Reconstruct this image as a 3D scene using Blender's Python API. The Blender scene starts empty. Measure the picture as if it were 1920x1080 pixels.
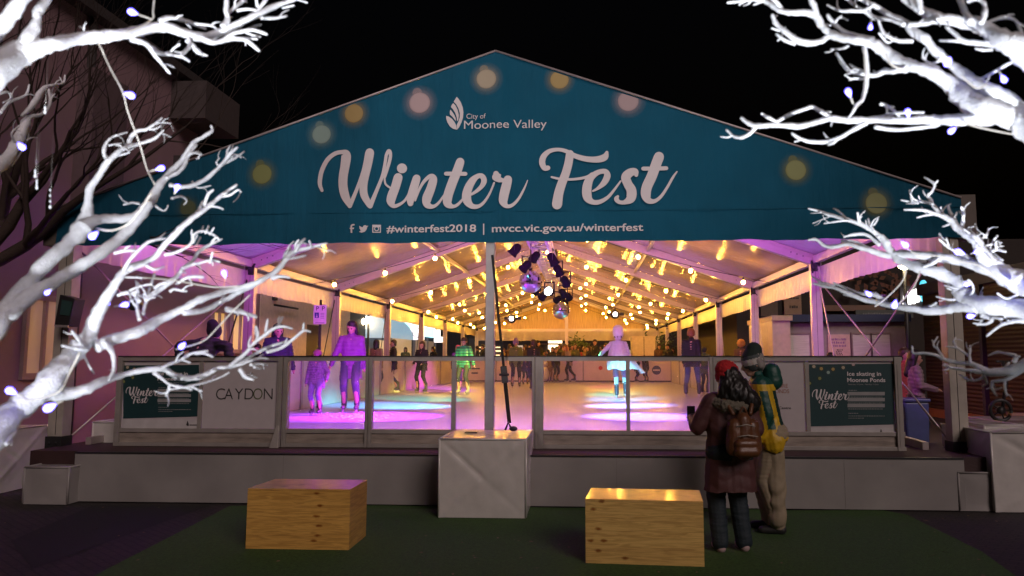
import bpy, math, random
from mathutils import Vector, Matrix, noise as mnoise
R = math.radians
C = bpy.context.scene.collection
sc = bpy.context.scene
random.seed(7)
# ------------------------------------------------------------------ camera
F, TH, PH, PX, PY, CH = 1354.87, .0986, .0518, 1026.37, 536.35, 1.68
cam_d = bpy.data.cameras.new('camera'); cam = bpy.data.objects.new('camera', cam_d); C.objects.link(cam)
cam.location = (0, 0, CH); cam.rotation_euler = (math.pi/2+TH, 0, PH)
cam_d.sensor_width = 36; cam_d.lens = F/1920*36
cam_d.shift_x = -(PX-960)/1920; cam_d.shift_y = (PY-540)/1920
cam_d.clip_start = .05; cam_d.clip_end = 400
cam_d.dof.use_dof = True; cam_d.dof.focus_distance = 11.0; cam_d.dof.aperture_fstop = 3.6
sc.camera = cam
# ------------------------------------------------------------------ world: night sky
w = bpy.data.worlds.new('World'); sc.world = w; w.use_nodes = True
nt = w.node_tree; bg = nt.nodes['Background']
sky = nt.nodes.new('ShaderNodeTexSky'); sky.sky_type = 'NISHITA'; sky.sun_disc = False
sky.sun_elevation = R(-4); sky.sun_rotation = R(200)
nt.links.new(sky.outputs[0], bg.inputs[0]); bg.inputs[1].default_value = 0.06
# weak night ambience of the square behind the camera
sl = bpy.data.lights.new('moon_sun', 'SUN'); sl.energy = .98; sl.angle = R(25); sl.color = (1, .80, .76)
so = bpy.data.objects.new('moon_sun', sl); C.objects.link(so); so.rotation_euler = (R(58), 0, R(32))
sc.view_settings.view_transform = 'Standard'; sc.view_settings.look = 'None'
sc.view_settings.exposure = 0.0; sc.view_settings.gamma = 1
cy = sc.cycles
cy.use_denoising = True
try: cy.denoiser = 'OPENIMAGEDENOISE'
except Exception: pass
cy.max_bounces = 6; cy.diffuse_bounces = 3; cy.glossy_bounces = 3; cy.transmission_bounces = 4
cy.transparent_max_bounces = 24; cy.sample_clamp_indirect = 4; cy.sample_clamp_direct = 0
cy.caustics_reflective = False; cy.caustics_refractive = False
cy.use_light_tree = True
# ------------------------------------------------------------------ projection helpers (measure real positions)
ct, st, cp, sp = math.cos(TH), math.sin(TH), math.cos(PH), math.sin(PH)
def ray(u, v):
    a = (u-PX)/F; b = (PY-v)/F
    return Vector((cp*a-sp*ct+sp*st*b, sp*a+cp*ct-cp*st*b, st+ct*b))
def atY(u, v, Y):
    d = ray(u, v); return Vector((0, 0, CH))+d*(Y/d.y)
def atX(u, v, X):
    d = ray(u, v); return Vector((0, 0, CH))+d*(X/d.x)
def atz(u, v, z):
    d = ray(u, v); return Vector((0, 0, CH))+d*((z-CH)/d.z)
def atd(u, v, d): return Vector((0, 0, CH))+ray(u, v)*d
# ------------------------------------------------------------------ materials
MATS = {}
def mat(name, col, rough=.6, metal=0, var=.12, scale=8, bump=0, bscale=40, emit=None, es=0, spec=.5, stretch=(1, 1, 1), coat=0, trans=0, sheen=0):
    if name in MATS: return MATS[name]
    m = bpy.data.materials.new(name); m.use_nodes = True; n = m.node_tree.nodes; l = m.node_tree.links
    b = n['Principled BSDF']
    tc = n.new('ShaderNodeTexCoord'); mp = n.new('ShaderNodeMapping'); mp.inputs['Scale'].default_value = stretch
    l.new(tc.outputs['Object'], mp.inputs[0])
    nz = n.new('ShaderNodeTexNoise'); nz.inputs['Scale'].default_value = scale; nz.inputs['Detail'].default_value = 5
    l.new(mp.outputs[0], nz.inputs['Vector'])
    mx = n.new('ShaderNodeMix'); mx.data_type = 'RGBA'
    c1 = tuple(max(0, c*(1-var*2)) for c in col)+(1,); c2 = tuple(min(1, c*(1+var*2)) for c in col)+(1,)
    mx.inputs['A'].default_value = c1; mx.inputs['B'].default_value = c2
    l.new(nz.outputs[0], mx.inputs['Factor']); l.new(mx.outputs['Result'], b.inputs['Base Color'])
    b.inputs['Roughness'].default_value = rough; b.inputs['Metallic'].default_value = metal
    b.inputs['Specular IOR Level'].default_value = spec; b.inputs['Coat Weight'].default_value = coat
    b.inputs['Transmission Weight'].default_value = trans; b.inputs['Sheen Weight'].default_value = sheen
    if bump:
        nb = n.new('ShaderNodeTexNoise'); nb.inputs['Scale'].default_value = bscale; nb.inputs['Detail'].default_value = 4
        l.new(mp.outputs[0], nb.inputs['Vector'])
        bp = n.new('ShaderNodeBump'); bp.inputs['Strength'].default_value = 1; bp.inputs['Distance'].default_value = bump
        l.new(nb.outputs[0], bp.inputs['Height']); l.new(bp.outputs[0], b.inputs['Normal'])
    if emit:
        b.inputs['Emission Color'].default_value = emit+(1,); b.inputs['Emission Strength'].default_value = es
    MATS[name] = m; return m
def nodes_of(m): return m.node_tree.nodes, m.node_tree.links, m.node_tree.nodes['Principled BSDF']
def emis(name, col, s, sample=True):
    if name in MATS: return MATS[name]
    m = bpy.data.materials.new(name); m.use_nodes = True; n = m.node_tree.nodes; l = m.node_tree.links
    b = n['Principled BSDF']; b.inputs['Base Color'].default_value = (.5, .5, .5, 1)
    b.inputs['Emission Color'].default_value = col+(1,); b.inputs['Emission Strength'].default_value = s
    # slight unevenness of the lit surface
    tc = n.new('ShaderNodeTexCoord'); nz = n.new('ShaderNodeTexNoise'); nz.inputs['Scale'].default_value = 6
    l.new(tc.outputs['Object'], nz.inputs['Vector'])
    mm = n.new('ShaderNodeMath'); mm.operation = 'MULTIPLY_ADD'; mm.inputs[1].default_value = s*.4; mm.inputs[2].default_value = s*.8
    l.new(nz.outputs[0], mm.inputs[0]); l.new(mm.outputs[0], b.inputs['Emission Strength'])
    if not sample: m.cycles.emission_sampling = 'NONE'
    MATS[name] = m; return m
# ------------------------------------------------------------------ mesh builder
ORG = {}
class MB:
    def __init__(s): s.v = []; s.f = []; s.m = []; s.sm = []
    def add(s, vs, fs, mi=0, smooth=False):
        o = len(s.v); s.v += [Vector(v) for v in vs]
        for f in fs: s.f.append([i+o for i in f]); s.m.append(mi); s.sm.append(smooth)
        return s
    def box(s, x0, x1, y0, y1, z0, z1, mi=0):
        vs = [(x, y, z) for z in (z0, z1) for y in (y0, y1) for x in (x0, x1)]
        return s.add(vs, [(0, 2, 3, 1), (4, 5, 7, 6), (0, 1, 5, 4), (2, 6, 7, 3), (0, 4, 6, 2), (1, 3, 7, 5)], mi)
    def bar(s, a, b, w, h, up=(0, 0, 1), mi=0):
        a = Vector(a); b = Vector(b); d = (b-a).normalized(); up = Vector(up)
        sd = d.cross(up).normalized(); u = sd.cross(d).normalized()
        vs = [p+sd*(w/2*i)+u*(h/2*j) for p in (a, b) for j in (-1, 1) for i in (-1, 1)]
        return s.add(vs, [(0, 2, 3, 1), (4, 5, 7, 6), (0, 1, 5, 4), (2, 6, 7, 3), (0, 4, 6, 2), (1, 3, 7, 5)], mi)
    def tube(s, pts, rad, n=8, mi=0, cap=True, sx=1.0):
        pts = [Vector(p) for p in pts]
        if not isinstance(rad, (list, tuple)): rad = [rad]*len(pts)
        vs = []; fs = []; ref = None
        for i, p in enumerate(pts):
            d = (pts[min(i+1, len(pts)-1)]-pts[max(i-1, 0)])
            if d.length < 1e-9: d = Vector((0, 0, 1))
            d.normalize()
            if ref is None:
                ref = d.cross(Vector((0, 0, 1))) if abs(d.z) < .9 else d.cross(Vector((1, 0, 0)))
            ref = (ref-d*ref.dot(d)); ref.normalize(); u = d.cross(ref)
            for k in range(n):
                a = 2*math.pi*k/n; vs.append(p+(ref*math.cos(a)*sx+u*math.sin(a))*rad[i])
        for i in range(len(pts)-1):
            for k in range(n):
                fs.append((i*n+k, i*n+(k+1) % n, (i+1)*n+(k+1) % n, (i+1)*n+k))
        if cap:
            fs.append(tuple(range(n))[::-1]); fs.append(tuple((len(pts)-1)*n+k for k in range(n)))
        return s.add(vs, fs, mi, True)
    def ball(s, c, r, nu=12, nv=8, mi=0, rx=1, ry=1, rz=1):
        c = Vector(c); vs = [c+Vector((0, 0, r*rz))]; fs = []
        for j in range(1, nv):
            t = math.pi*j/nv
            for k in range(nu):
                a = 2*math.pi*k/nu; vs.append(c+Vector((r*rx*math.sin(t)*math.cos(a), r*ry*math.sin(t)*math.sin(a), r*rz*math.cos(t))))
        vs.append(c-Vector((0, 0, r*rz))); L = len(vs)-1
        for k in range(nu): fs.append((0, 1+k, 1+(k+1) % nu)); fs.append((L, 1+(nv-2)*nu+(k+1) % nu, 1+(nv-2)*nu+k))
        for j in range(nv-2):
            for k in range(nu):
                fs.append((1+j*nu+k, 1+(j+1)*nu+k, 1+(j+1)*nu+(k+1) % nu, 1+j*nu+(k+1) % nu))
        return s.add(vs, fs, mi, True)
    def poly(s, vs, mi=0): return s.add(vs, [tuple(range(len(vs)))], mi)
    def prism(s, pts, d, mi=0):           # polygon (world points) extruded by vector d
        n = len(pts); d = Vector(d); vs = [Vector(p) for p in pts]+[Vector(p)+d for p in pts]
        fs = [tuple(range(n))[::-1], tuple(range(n, 2*n))]+[(i, (i+1) % n, n+(i+1) % n, n+i) for i in range(n)]
        return s.add(vs, fs, mi)
    def build(s, name, m, parent=None, bevel=0, loc=None):
        me = bpy.data.meshes.new(name)
        o0 = ORG[parent.name] if parent is not None else (Vector(loc) if loc else Vector((0, 0, 0)))
        me.from_pydata([v-o0 for v in s.v], [], s.f)
        for x in (m if isinstance(m, (list, tuple)) else [m]): me.materials.append(x)
        me.polygons.foreach_set('material_index', s.m); me.polygons.foreach_set('use_smooth', s.sm)
        me.update(); o = bpy.data.objects.new(name, me); C.objects.link(o)
        if parent is not None: o.parent = parent; ORG[o.name] = o0
        else: o.location = o0; ORG[o.name] = o0
        if bevel:
            b = o.modifiers.new('bevel', 'BEVEL'); b.width = bevel; b.segments = 2; b.limit_method = 'ANGLE'
        return o
def thing(name, label, cat, loc=(0, 0, 0), group=None):
    o = bpy.data.objects.new(name, None); C.objects.link(o); o.location = loc; o.empty_display_size = .1
    ORG[o.name] = Vector(loc); o['label'] = label; o['category'] = cat
    if group: o['group'] = group
    return o
def tag(o, label, cat, group=None):
    o['label'] = label; o['category'] = cat
    if group: o['group'] = group
    return o
def struct(o): o['kind'] = 'structure'; return o
def dup(root, loc, label, rz=None):
    r = root.copy(); C.objects.link(r); r.location = loc; r['label'] = label; ORG[r.name] = Vector(loc)
    if rz is not None: r.rotation_euler = (0, 0, rz)
    for ch in list(root.children):
        c = ch.copy(); C.objects.link(c); c.parent = r
        for g in ch.children:
            d = g.copy(); C.objects.link(d); d.parent = c
    return r
def text(s, size, origin, ux, uy, m, parent, name='lettering', bold=0, align='LEFT', off=.004, shear=0, sxw=1.0):
    cu = bpy.data.curves.new('t', 'FONT'); cu.body = s; cu.size = size; cu.offset = bold; cu.align_x = align; cu.shear = shear
    ob = bpy.data.objects.new('t', cu); me = bpy.data.meshes.new_from_object(ob)
    ux = Vector(ux).normalized(); uy = Vector(uy).normalized(); nn = ux.cross(uy); o = Vector(origin)
    mb = MB(); vs = [o+ux*(v.co.x*sxw)+uy*v.co.y+nn*off for v in me.vertices]
    mb.add(vs, [tuple(p.vertices) for p in me.polygons])
    bpy.data.objects.remove(ob); bpy.data.curves.remove(cu); bpy.data.meshes.remove(me)
    return mb.build(name, m, parent)
def crom(pts, sub=4):
    """Catmull-Rom through tuples of any length"""
    out = []
    n = len(pts)
    if n < 3: 
        return [tuple(a+(b-a)*t/sub for a, b in zip(pts[0], pts[1])) for t in range(sub)]+[tuple(pts[1])]
    for i in range(n-1):
        p0 = pts[max(i-1, 0)]; p1 = pts[i]; p2 = pts[i+1]; p3 = pts[min(i+2, n-1)]
        for k in range(sub):
            t = k/sub; t2 = t*t; t3 = t2*t
            out.append(tuple(.5*(2*b+(c-a)*t+(2*a-5*b+4*c-d)*t2+(3*b-a-3*c+d)*t3) for a, b, c, d in zip(p0, p1, p2, p3)))
    out.append(tuple(pts[-1])); return out
# ------------------------------------------------------------------ common dimensions (metres)
TX, TY, TW, BAY, NB = -1.116, 8.876, 5.4145, 5.02, 7
HE, HV, HR, HC, WC = 3.38, 3.115, 5.546, 3.585, 5.645
SL = (HR-HC)/WC
FLOOR = .58; ICE = .62
PXL, PXR, PYF = -5.98, 4.16, 8.33         # platform edges
white_paint = mat('white_paint', (.29, .27, .26), .5, var=.22, scale=1.3, bump=.002, bscale=6)
alu = mat('brushed_aluminium', (.50, .48, .46), .38, .75, bump=.0008, bscale=60)
alu_dull = mat('weathered_aluminium', (.42, .38, .33), .55, .15, var=.2, scale=5)
dark_metal = mat('dark_metal', (.03, .03, .032), .45, .4)
black_plastic = mat('black_plastic', (.015, .015, .016), .4)
strap_m = mat('black_webbing', (.012, .012, .012), .8)
skin = mat('skin', (.48, .27, .19), .5, var=.08)
# ================================================================== GROUND
def paver_mat():
    m = mat('brick_pavers', (.02, .018, .017), .75, bump=.004, bscale=25)
    n, l, b = nodes_of(m)
    tc = n.new('ShaderNodeTexCoord'); br = n.new('ShaderNodeTexBrick'); br.inputs['Scale'].default_value = 3.2
    br.inputs['Color1'].default_value = (.030, .021, .019, 1); br.inputs['Color2'].default_value = (.017, .014, .014, 1)
    br.inputs['Mortar'].default_value = (.004, .004, .004, 1); br.inputs['Mortar Size'].default_value = .025
    mp = n.new('ShaderNodeMapping'); mp.inputs['Rotation'].default_value = (0, 0, R(38))
    l.new(tc.outputs['Object'], mp.inputs[0]); l.new(mp.outputs[0], br.inputs['Vector']); l.new(br.outputs['Color'], b.inputs['Base Color'])
    return m
g = MB(); g.poly([(-150, -60, 0), (150, -60, 0), (150, 240, 0), (-150, 240, 0)]); struct(g.build('ground', paver_mat()))
def carpet_mat():
    m = mat('green_carpet', (.034, .085, .014), .95, var=.42, scale=38, bump=.008, bscale=140)
    return m
gc = MB()
pl = [atz(430, 950, 0), atz(180, 1079, 0), Vector((-2.9, 1.5, 0)), Vector((3.2, 1.5, 0)), atz(1900, 1078, 0), atz(1840, 1035, 0), atz(1700, 966, 0)]
pts = []
for p in pl: pts.append((p.x, p.y, .006))
pts += [(PXR-.9, PYF+.03, .006)] + [(PXR-.9-(i*.35), PYF-.02+.02*math.sin(i*1.7), .006) for i in range(1, 20)]
gc.poly(pts); struct(gc.build('carpet', carpet_mat()))
dm = MB(); q = [atz(20, 1015, 0), atz(175, 948, 0), atz(395, 948, 0), atz(60, 1068, 0)]
dm.poly([(p.x, p.y, .004) for p in q]); struct(dm.build('path', mat('dark_bitumen_path', (.006, .007, .006), .8, bump=.003, bscale=90)))
# ================================================================== PLATFORM and ICE
pf = thing('rink_platform', 'long white painted base wall and deck that carries the whole ice rink', 'platform', (TX, PYF, 0))
mb = MB(); mb.box(PXL, PXR, PYF, PYF+.06, .012, FLOOR-.02); mb.build('front_wall', white_paint, pf, bevel=.004)
mb = MB(); mb.box(PXL-.6, PXR+.3, PYF+.07, 46, .2, FLOOR); mb.build('deck', mat('red_brown_deck', (.045, .020, .020), .6, var=.2, bump=.002), pf)
mb = MB(); mb.box(PXL, PXR, PYF-.01, PYF+.068, FLOOR-.018, FLOOR-.002); mb.build('edge_strip', dark_metal, pf)
for i in range(1, 8):
    x = PXL+(PXR-PXL)*i/8+.07*math.sin(i*5)
    if i in (2, 5, 7): mb = MB(); mb.box(x-.0015, x+.0015, PYF-.002, PYF-.0005, .02, FLOOR-.03); mb.build('panel_seam', mat('seam_grey', (.20, .18, .17), .8), pf)  # thin greyer strips along the panel joints
ice = MB(); ice.poly([(TX-4.72, 8.98, ICE), (TX+4.88, 8.98, ICE), (TX+4.88, 32.05, ICE), (TX-4.72, 32.05, ICE)])
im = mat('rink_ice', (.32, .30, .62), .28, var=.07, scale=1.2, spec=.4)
n, l, b = nodes_of(im)
tc = n.new('ShaderNodeTexCoord'); mp = n.new('ShaderNodeMapping'); mp.inputs['Rotation'].default_value = (0, 0, .5); mp.inputs['Scale'].default_value = (9, 1.2, 1)
nz = n.new('ShaderNodeTexNoise'); nz.inputs['Scale'].default_value = 5; nz.inputs['Detail'].default_value = 9; nz.inputs['Roughness'].default_value = .75
bp = n.new('ShaderNodeBump'); bp.inputs['Distance'].default_value = .004; bp.inputs['Strength'].default_value = 1
l.new(tc.outputs['Object'], mp.inputs[0]); l.new(mp.outputs[0], nz.inputs['Vector']); l.new(nz.outputs[0], bp.inputs['Height']); l.new(bp.outputs[0], b.inputs['Normal'])
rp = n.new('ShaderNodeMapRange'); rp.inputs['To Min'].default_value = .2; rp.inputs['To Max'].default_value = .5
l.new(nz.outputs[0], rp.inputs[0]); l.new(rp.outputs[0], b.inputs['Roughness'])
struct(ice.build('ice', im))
# scraped snow near the skaters
rs = random.Random(3); sn = MB()
for i in range(260):
    u = rs.gauss(675, 34); v = rs.gauss(781, 3.2); p = atz(u, v, ICE)
    sn.ball((p.x, p.y, ICE+.004), rs.uniform(.008, .03), 6, 4, rx=1.5, rz=.35)
o = tag(sn.build('scraped_snow', mat('snow_crumbs', (.6, .6, .62), .8)), 'loose crumbs of scraped snow on the ice beside the two front skaters', 'snow'); o['kind'] = 'stuff'
# fallen leaves and litter specks on the turf and pavers
rs = random.Random(8); lv = MB()
for i in range(170):
    x = rs.uniform(-7, 5.5); y = rs.uniform(3.6, 8.2); a = rs.uniform(0, 6.3); L = rs.uniform(.010, .032); dx, dy = math.cos(a)*L, math.sin(a)*L
    lv.poly([(x-dx, y-dy, .009), (x+dy*.45, y-dx*.45, .014), (x+dx, y+dy, .010), (x-dy*.45, y+dx*.45, .009)])
o = tag(lv.build('fallen_leaves', mat('dry_leaves', (.16, .11, .06), .8, var=.4)), 'small dry leaves and litter specks scattered over the turf and pavers', 'leaves'); o['kind'] = 'stuff'
# ================================================================== MARQUEE
tent = thing('marquee', 'large white framed marquee over the ice rink with a printed teal gable', 'marquee', (TX, TY, 0))
rafter_m = mat('white_frame_metal', (.58, .52, .44), .35, .3, var=.06, bump=.0006, bscale=30)
def zr(x): return HR-SL*abs(x-TX)
for k in range(NB+1):
    y = TY+k*BAY
    for s in (-1, 1):
        xi = TX+s*TW; xo = xi+s*.19
        mb = MB(); z0 = .43 if k == 0 else .05
        m_ = rafter_m
        if k == 0:
            mb.box(min(xi, xo), max(xi, xo), y-.04, y+.12, .70, HC-.02)
            mb.box(min(xi, xo)-.01, max(xi, xo)+.01, y-.06, y+.14, .44, .70, 1)
            mb.box(min(xi, xo)-.10, max(xi, xo)+.06, y-.12, y+.18, .42, .44, 1)
            mb.tube([(xi+s*.05, y-.065, .62), (xi+s*.05, y-.08, .62)], .018, 6, 1)
            mb.tube([(xi+s*.14, y-.065, .62), (xi+s*.14, y-.08, .62)], .018, 6, 1)
        else:
            mb.box(min(xi, xo), max(xi, xo), y, y+.12, .05, HC-.06)
        # groove lines down the profile face
        mb.box(xi+s*.085-.003, xi+s*.085+.003, y-(.045 if k == 0 else .004), y, .72, HC-.1, 1)
        mb.build('column', [alu_dull if k == 0 else rafter_m, dark_metal], tent, bevel=.006)
        # rafter: deep aluminium box profile from eave to ridge
        z1 = zr(xi+s*.2)-.005; zt = zr(TX)-.005; D = .20
        ya, yb_ = y+.0, y+.11
        a0 = (xi+s*.2, ya, z1-D-.0); a1 = (xi+s*.2, ya, z1); b1 = (TX, ya, zt); b0 = (TX, ya, zt-D-.01)
        mb = MB(); mb.prism([a0, b0, b1, a1], (0, .11, 0))
        # flanges
        for dz, hh in ((-D-.012, .014), (-.07, .008)):
            mb.prism([(xi+s*.2, ya-.012, z1+dz), (TX, ya-.012, zt+dz), (TX, ya-.012, zt+dz+hh), (xi+s*.2, ya-.012, z1+dz+hh)], (0, .134 if dz < -.1 else .012, 0))
        for q in range(6):
            t = .06+q*.02+(.0 if q < 3 else .7)
            xx = xi+s*.2+(TX-xi-s*.2)*t; zz = z1+(zt-z1)*t-.1
            mb.tube([(xx, ya-.008, zz), (xx, ya, zz)], .012, 6, 1)
        mb.build('rafter', [rafter_m, dark_metal], tent)
        # knuckle and ratchet clutter at the haunch
        mb = MB(); rr = random.Random(k*3+s)
        mb.box(min(xi, xi+s*.12), max(xi, xi+s*.12), y-.03, y-.002, HE-.07, HE+.11)
        for q in range(9):
            c = Vector((xi+s*rr.uniform(.01, .11), y-.02, HE+rr.uniform(-.05, .10)))
            mb.bar(c, c+Vector((rr.uniform(-.08, .08), rr.uniform(-.03, .0), rr.uniform(-.08, .08))), .03, .02)
        mb.build('haunch_bracket', dark_metal, tent)
# purlins between frames
for k in range(NB):
    y0 = TY+k*BAY+.11; y1 = TY+(k+1)*BAY
    for s in (-1, 1):
        for fr in (0.0, .5):
            xx = TX+s*(TW+.12)*(1-fr)
            if fr == 0: xx = TX+s*(TW+.09)
            z = zr(xx)-.10
            mb = MB(); mb.bar((xx, y0, z), (xx, y1, z), .07 if fr else .1, .08 if fr else .14)
            mb.build('purlin', rafter_m, tent)
    mb = MB(); mb.bar((TX, y0, zr(TX)-.13), (TX, y1, zr(TX)-.13), .08, .1); mb.build('ridge_purlin', rafter_m, tent)
# roof sheets: white PVC in the first bay, clear PVC behind
def sheet_mat(name, clear):
    m = mat(name, (.70, .66, .66) if not clear else (.36, .27, .17), .45 if not clear else .17, var=.08, spec=.5)
    n, l, b = nodes_of(m)
    tc = n.new('ShaderNodeTexCoord'); mp = n.new('ShaderNodeMapping'); mp.inputs['Scale'].default_value = (.5, 9, .5) if clear else (1, 1, 1)
    l.new(tc.outputs['Object'], mp.inputs[0])
    nz = n.new('ShaderNodeTexNoise'); nz.inputs['Scale'].default_value = 1.6 if clear else 1.2; nz.inputs['Detail'].default_value = 3
    l.new(mp.outputs[0], nz.inputs['Vector'])
    nz2 = n.new('ShaderNodeTexNoise'); nz2.inputs['Scale'].default_value = 1.1; nz2.inputs['Detail'].default_value = 2
    l.new(tc.outputs['Object'], nz2.inputs['Vector'])
    ad = n.new('ShaderNodeMath'); ad.operation = 'MULTIPLY_ADD'; ad.inputs[1].default_value = 1.0
    l.new(nz.outputs[0], ad.inputs[0]); 
    m2 = n.new('ShaderNodeMath'); m2.operation = 'MULTIPLY'; m2.inputs[1].default_value = 3.0
    l.new(nz2.outputs[0], m2.inputs[0]); l.new(m2.outputs[0], ad.inputs[2])
    bp = n.new('ShaderNodeBump'); bp.inputs['Distance'].default_value = .0065 if clear else .02; bp.inputs['Strength'].default_value = 1
    l.new(ad.outputs[0], bp.inputs['Height']); l.new(bp.outputs[0], b.inputs['Normal'])
    if clear:
        b.inputs['Coat Weight'].default_value = .10; b.inputs['Coat Roughness'].default_value = .06; l.new(bp.outputs[0], b.inputs['Coat Normal'])
        b.inputs['Specular IOR Level'].default_value = .45
    return m
sm_clear = sheet_mat('clear_pvc_sheet', True); sm_white = sheet_mat('white_pvc_sheet', False)
for k in range(NB):
    y0 = TY+k*BAY+(.06 if k else -.02); y1 = TY+(k+1)*BAY+.06
    for s in (-1, 1):
        mb = MB(); xo = TX+s*(WC+.02); NX, NY = 20, 10; vs = []; fs = []
        for j in range(NY+1):
            for i in range(NX+1):
                x = TX+(xo-TX)*i/NX; y = y0+(y1-y0)*j/NY
                z = zr(x)+.004-.035*math.sin(math.pi*j/NY)*math.sin(math.pi*i/NX)
                vs.append((x, y, z))
        N1 = NX+1
        for j in range(NY):
            for i in range(NX): fs.append((j*N1+i, j*N1+i+1, (j+1)*N1+i+1, (j+1)*N1+i))
        mb.add(vs, fs, 0, True)
        mb.build('roof_sheet', sm_white if k == 0 else sm_clear, tent)
        # hanging eave flap
        mb = MB(); xx = TX+s*(TW+.16); vs = []; n_ = 60
        for j in range(n_+1):
            y = y0+.12+(y1-y0-.2)*j/n_
            for q, z in enumerate((HE+.02, HE-.12, HE-.26, HE-.40)):
                vs.append((xx+s*(.012*math.sin(j*1.9)+.006*math.sin(j*4.1))*q*.6, y, z+.003*math.sin(j*.21)*q))
        fs = [(j*4+q, j*4+q+1, (j+1)*4+q+1, (j+1)*4+q) for j in range(n_) for q in range(3)]
        mb.add(vs, fs, 0, True); mb.build('eave_flap', mat('white_flap_pvc', (.50, .44, .42), .4, var=.08), tent)
# side bracing rods in the first bay, straps on the left
rod_m = mat('pink_galvanised_rod', (.45, .38, .36), .4, .4)
xr = TX+TW+.14
mb = MB(); mb.tube([(xr, TY+BAY-.1, 3.1), (xr, TY+.2, .60)], .014, 6); mb.build('brace_rod', rod_m, tent)
mb = MB(); mb.tube([(xr, TY+.25, 3.1), (xr, TY+BAY-.1, .60)], .014, 6); mb.build('brace_rod', rod_m, tent)
xl = TX-TW-.14
mb = MB(); mb.tube([(xl, TY+BAY-.1, 3.1), (xl, TY+.2, .60)], .014, 6); mb.build('brace_rod', rod_m, tent)
mb = MB(); mb.tube([(xl, TY+.25, 3.1), (xl, TY+BAY-.1, .60)], .014, 6); mb.build('brace_rod', rod_m, tent)
for k in (1, 2, 3, 4):
    for s in (-1, 1):
        y = TY+k*BAY
        mb = MB(); mb.bar((TX+s*(TW+.12), y-.05, 3.2), (TX+s*(TW-.0), y-1.6, .6), .045, .01, up=(1, 0, 0)); mb.build('brace_strap', strap_m if s < 0 else rod_m, tent)
# base rail along the sides
for s in (-1, 1):
    mb = MB(); mb.bar((TX+s*(TW-.25), TY+.1, FLOOR+.05), (TX+s*(TW+.05), TY+BAY, FLOOR+.05), .07, .09); mb.build('base_rail', rod_m, tent)
# front mast
mast_m = mat('mast_metal', (.36, .35, .35), .45, .2, var=.1)
mb = MB(); mx = -1.17
mb.box(mx-.055, mx+.055, TY-.03, TY+.08, FLOOR, zr(TX)-.12); mb.box(mx-.11, mx+.11, TY-.08, TY+.12, FLOOR+.001, FLOOR+.02)
mb.build('front_mast', mast_m, tent, bevel=.005)
# back gable: mast, tie beam, clear sheet and flap
yb = TY+NB*BAY
mb = MB(); mb.box(TX-.09, TX+.09, yb-.05, yb+.1, FLOOR, zr(TX)-.2); mb.build('back_mast', rafter_m, tent)
mb = MB(); mb.box(TX-TW, TX+TW, yb-.02, yb+.1, HE-.12, HE+.04); mb.build('tie_beam', rafter_m, tent)
mb = MB(); 
vs = []; n_ = 70
for j in range(n_+1):
    x = TX-TW+2*TW*j/n_
    for z in (HE-.12, HE-.68): vs.append((x, yb-.03+.03*math.sin(j*1.3)+.02*math.sin(j*2.9), z))
mb.add(vs, [(2*j, 2*j+1, 2*j+3, 2*j+2) for j in range(n_)], 0, True); mb.build('gable_flap', MATS['white_flap_pvc'], tent)
mb = MB(); mb.poly([(TX-TW, yb+.13, HE), (TX+TW, yb+.13, HE), (TX, yb+.13, zr(TX)-.02)]); 
cg = mat('clear_gable_sheet', (.62, .42, .18), .18, var=.25, scale=4, bump=.03, bscale=5, stretch=(6, 1, .4)); mb.build('gable_sheet', cg, tent)
# ---------------------------------------------------------------- the printed gable banner
YB = TY-.07
bm = mat('teal_banner_print', (.010, .165, .285), .55, var=.10, scale=2, spec=.35)
n, l, b = nodes_of(bm)
tc = n.new('ShaderNodeTexCoord'); mp = n.new('ShaderNodeMapping'); mp.inputs['Rotation'].default_value = (0, R(28), 0); mp.inputs['Scale'].default_value = (5, 1, .7)
nz = n.new('ShaderNodeTexNoise'); nz.inputs['Scale'].default_value = 1.7; nz.inputs['Detail'].default_value = 4
l.new(tc.outputs['Object'], mp.inputs[0]); l.new(mp.outputs[0], nz.inputs['Vector'])
wv = n.new('ShaderNodeTexWave'); wv.inputs['Scale'].default_value = 260; wv.inputs['Distortion'].default_value = .3; l.new(tc.outputs['Object'], wv.inputs['Vector'])
ad = n.new('ShaderNodeMath'); ad.operation = 'MULTIPLY_ADD'; ad.inputs[1].default_value = .03; l.new(wv.outputs[0], ad.inputs[0]); l.new(nz.outputs[0], ad.inputs[2])
bp = n.new('ShaderNodeBump'); bp.inputs['Distance'].default_value = .09; bp.inputs['Strength'].default_value = 1
l.new(ad.outputs[0], bp.inputs['Height']); l.new(bp.outputs[0], b.inputs['Normal'])
mb = MB(); NX, NZ = 120, 14; vs = []; xl_, xr_ = TX-WC, TX+WC
for i in range(NX+1):
    x = xl_+(xr_-xl_)*i/NX; zt = zr(x)
    for j in range(NZ+1):
        z = HV+(zt-HV)*j/NZ
        if j == 0: z += .006*math.sin(i*.5)+.004*math.sin(i*1.3)-.012*(1 if 3 < i < 117 else 0)
        d = .010*mnoise.noise((x*1.2, 0, z*1.5))+.008*math.exp(-((x+1.16)/.02)**2)
        if z < HV+.36: d += .012*mnoise.noise((x*3+z*5, 1, z))
        vs.append((x, YB+d, z))
fs = [(i*(NZ+1)+j, (i+1)*(NZ+1)+j, (i+1)*(NZ+1)+j+1, i*(NZ+1)+j+1) for i in range(NX) for j in range(NZ)]
mb.add(vs, fs, 0, True); banner = mb.build('gable_banner', bm, tent)
mb = MB()
for s in (-1, 1): mb.tube([(TX+s*WC, YB-.01, HC+.01), (TX+s*.0, YB-.01, HR+.012)], .014, 6)
mb.build('banner_edge_track', mat('track_metal', (.5, .42, .42), .4, .3), tent)
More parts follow.
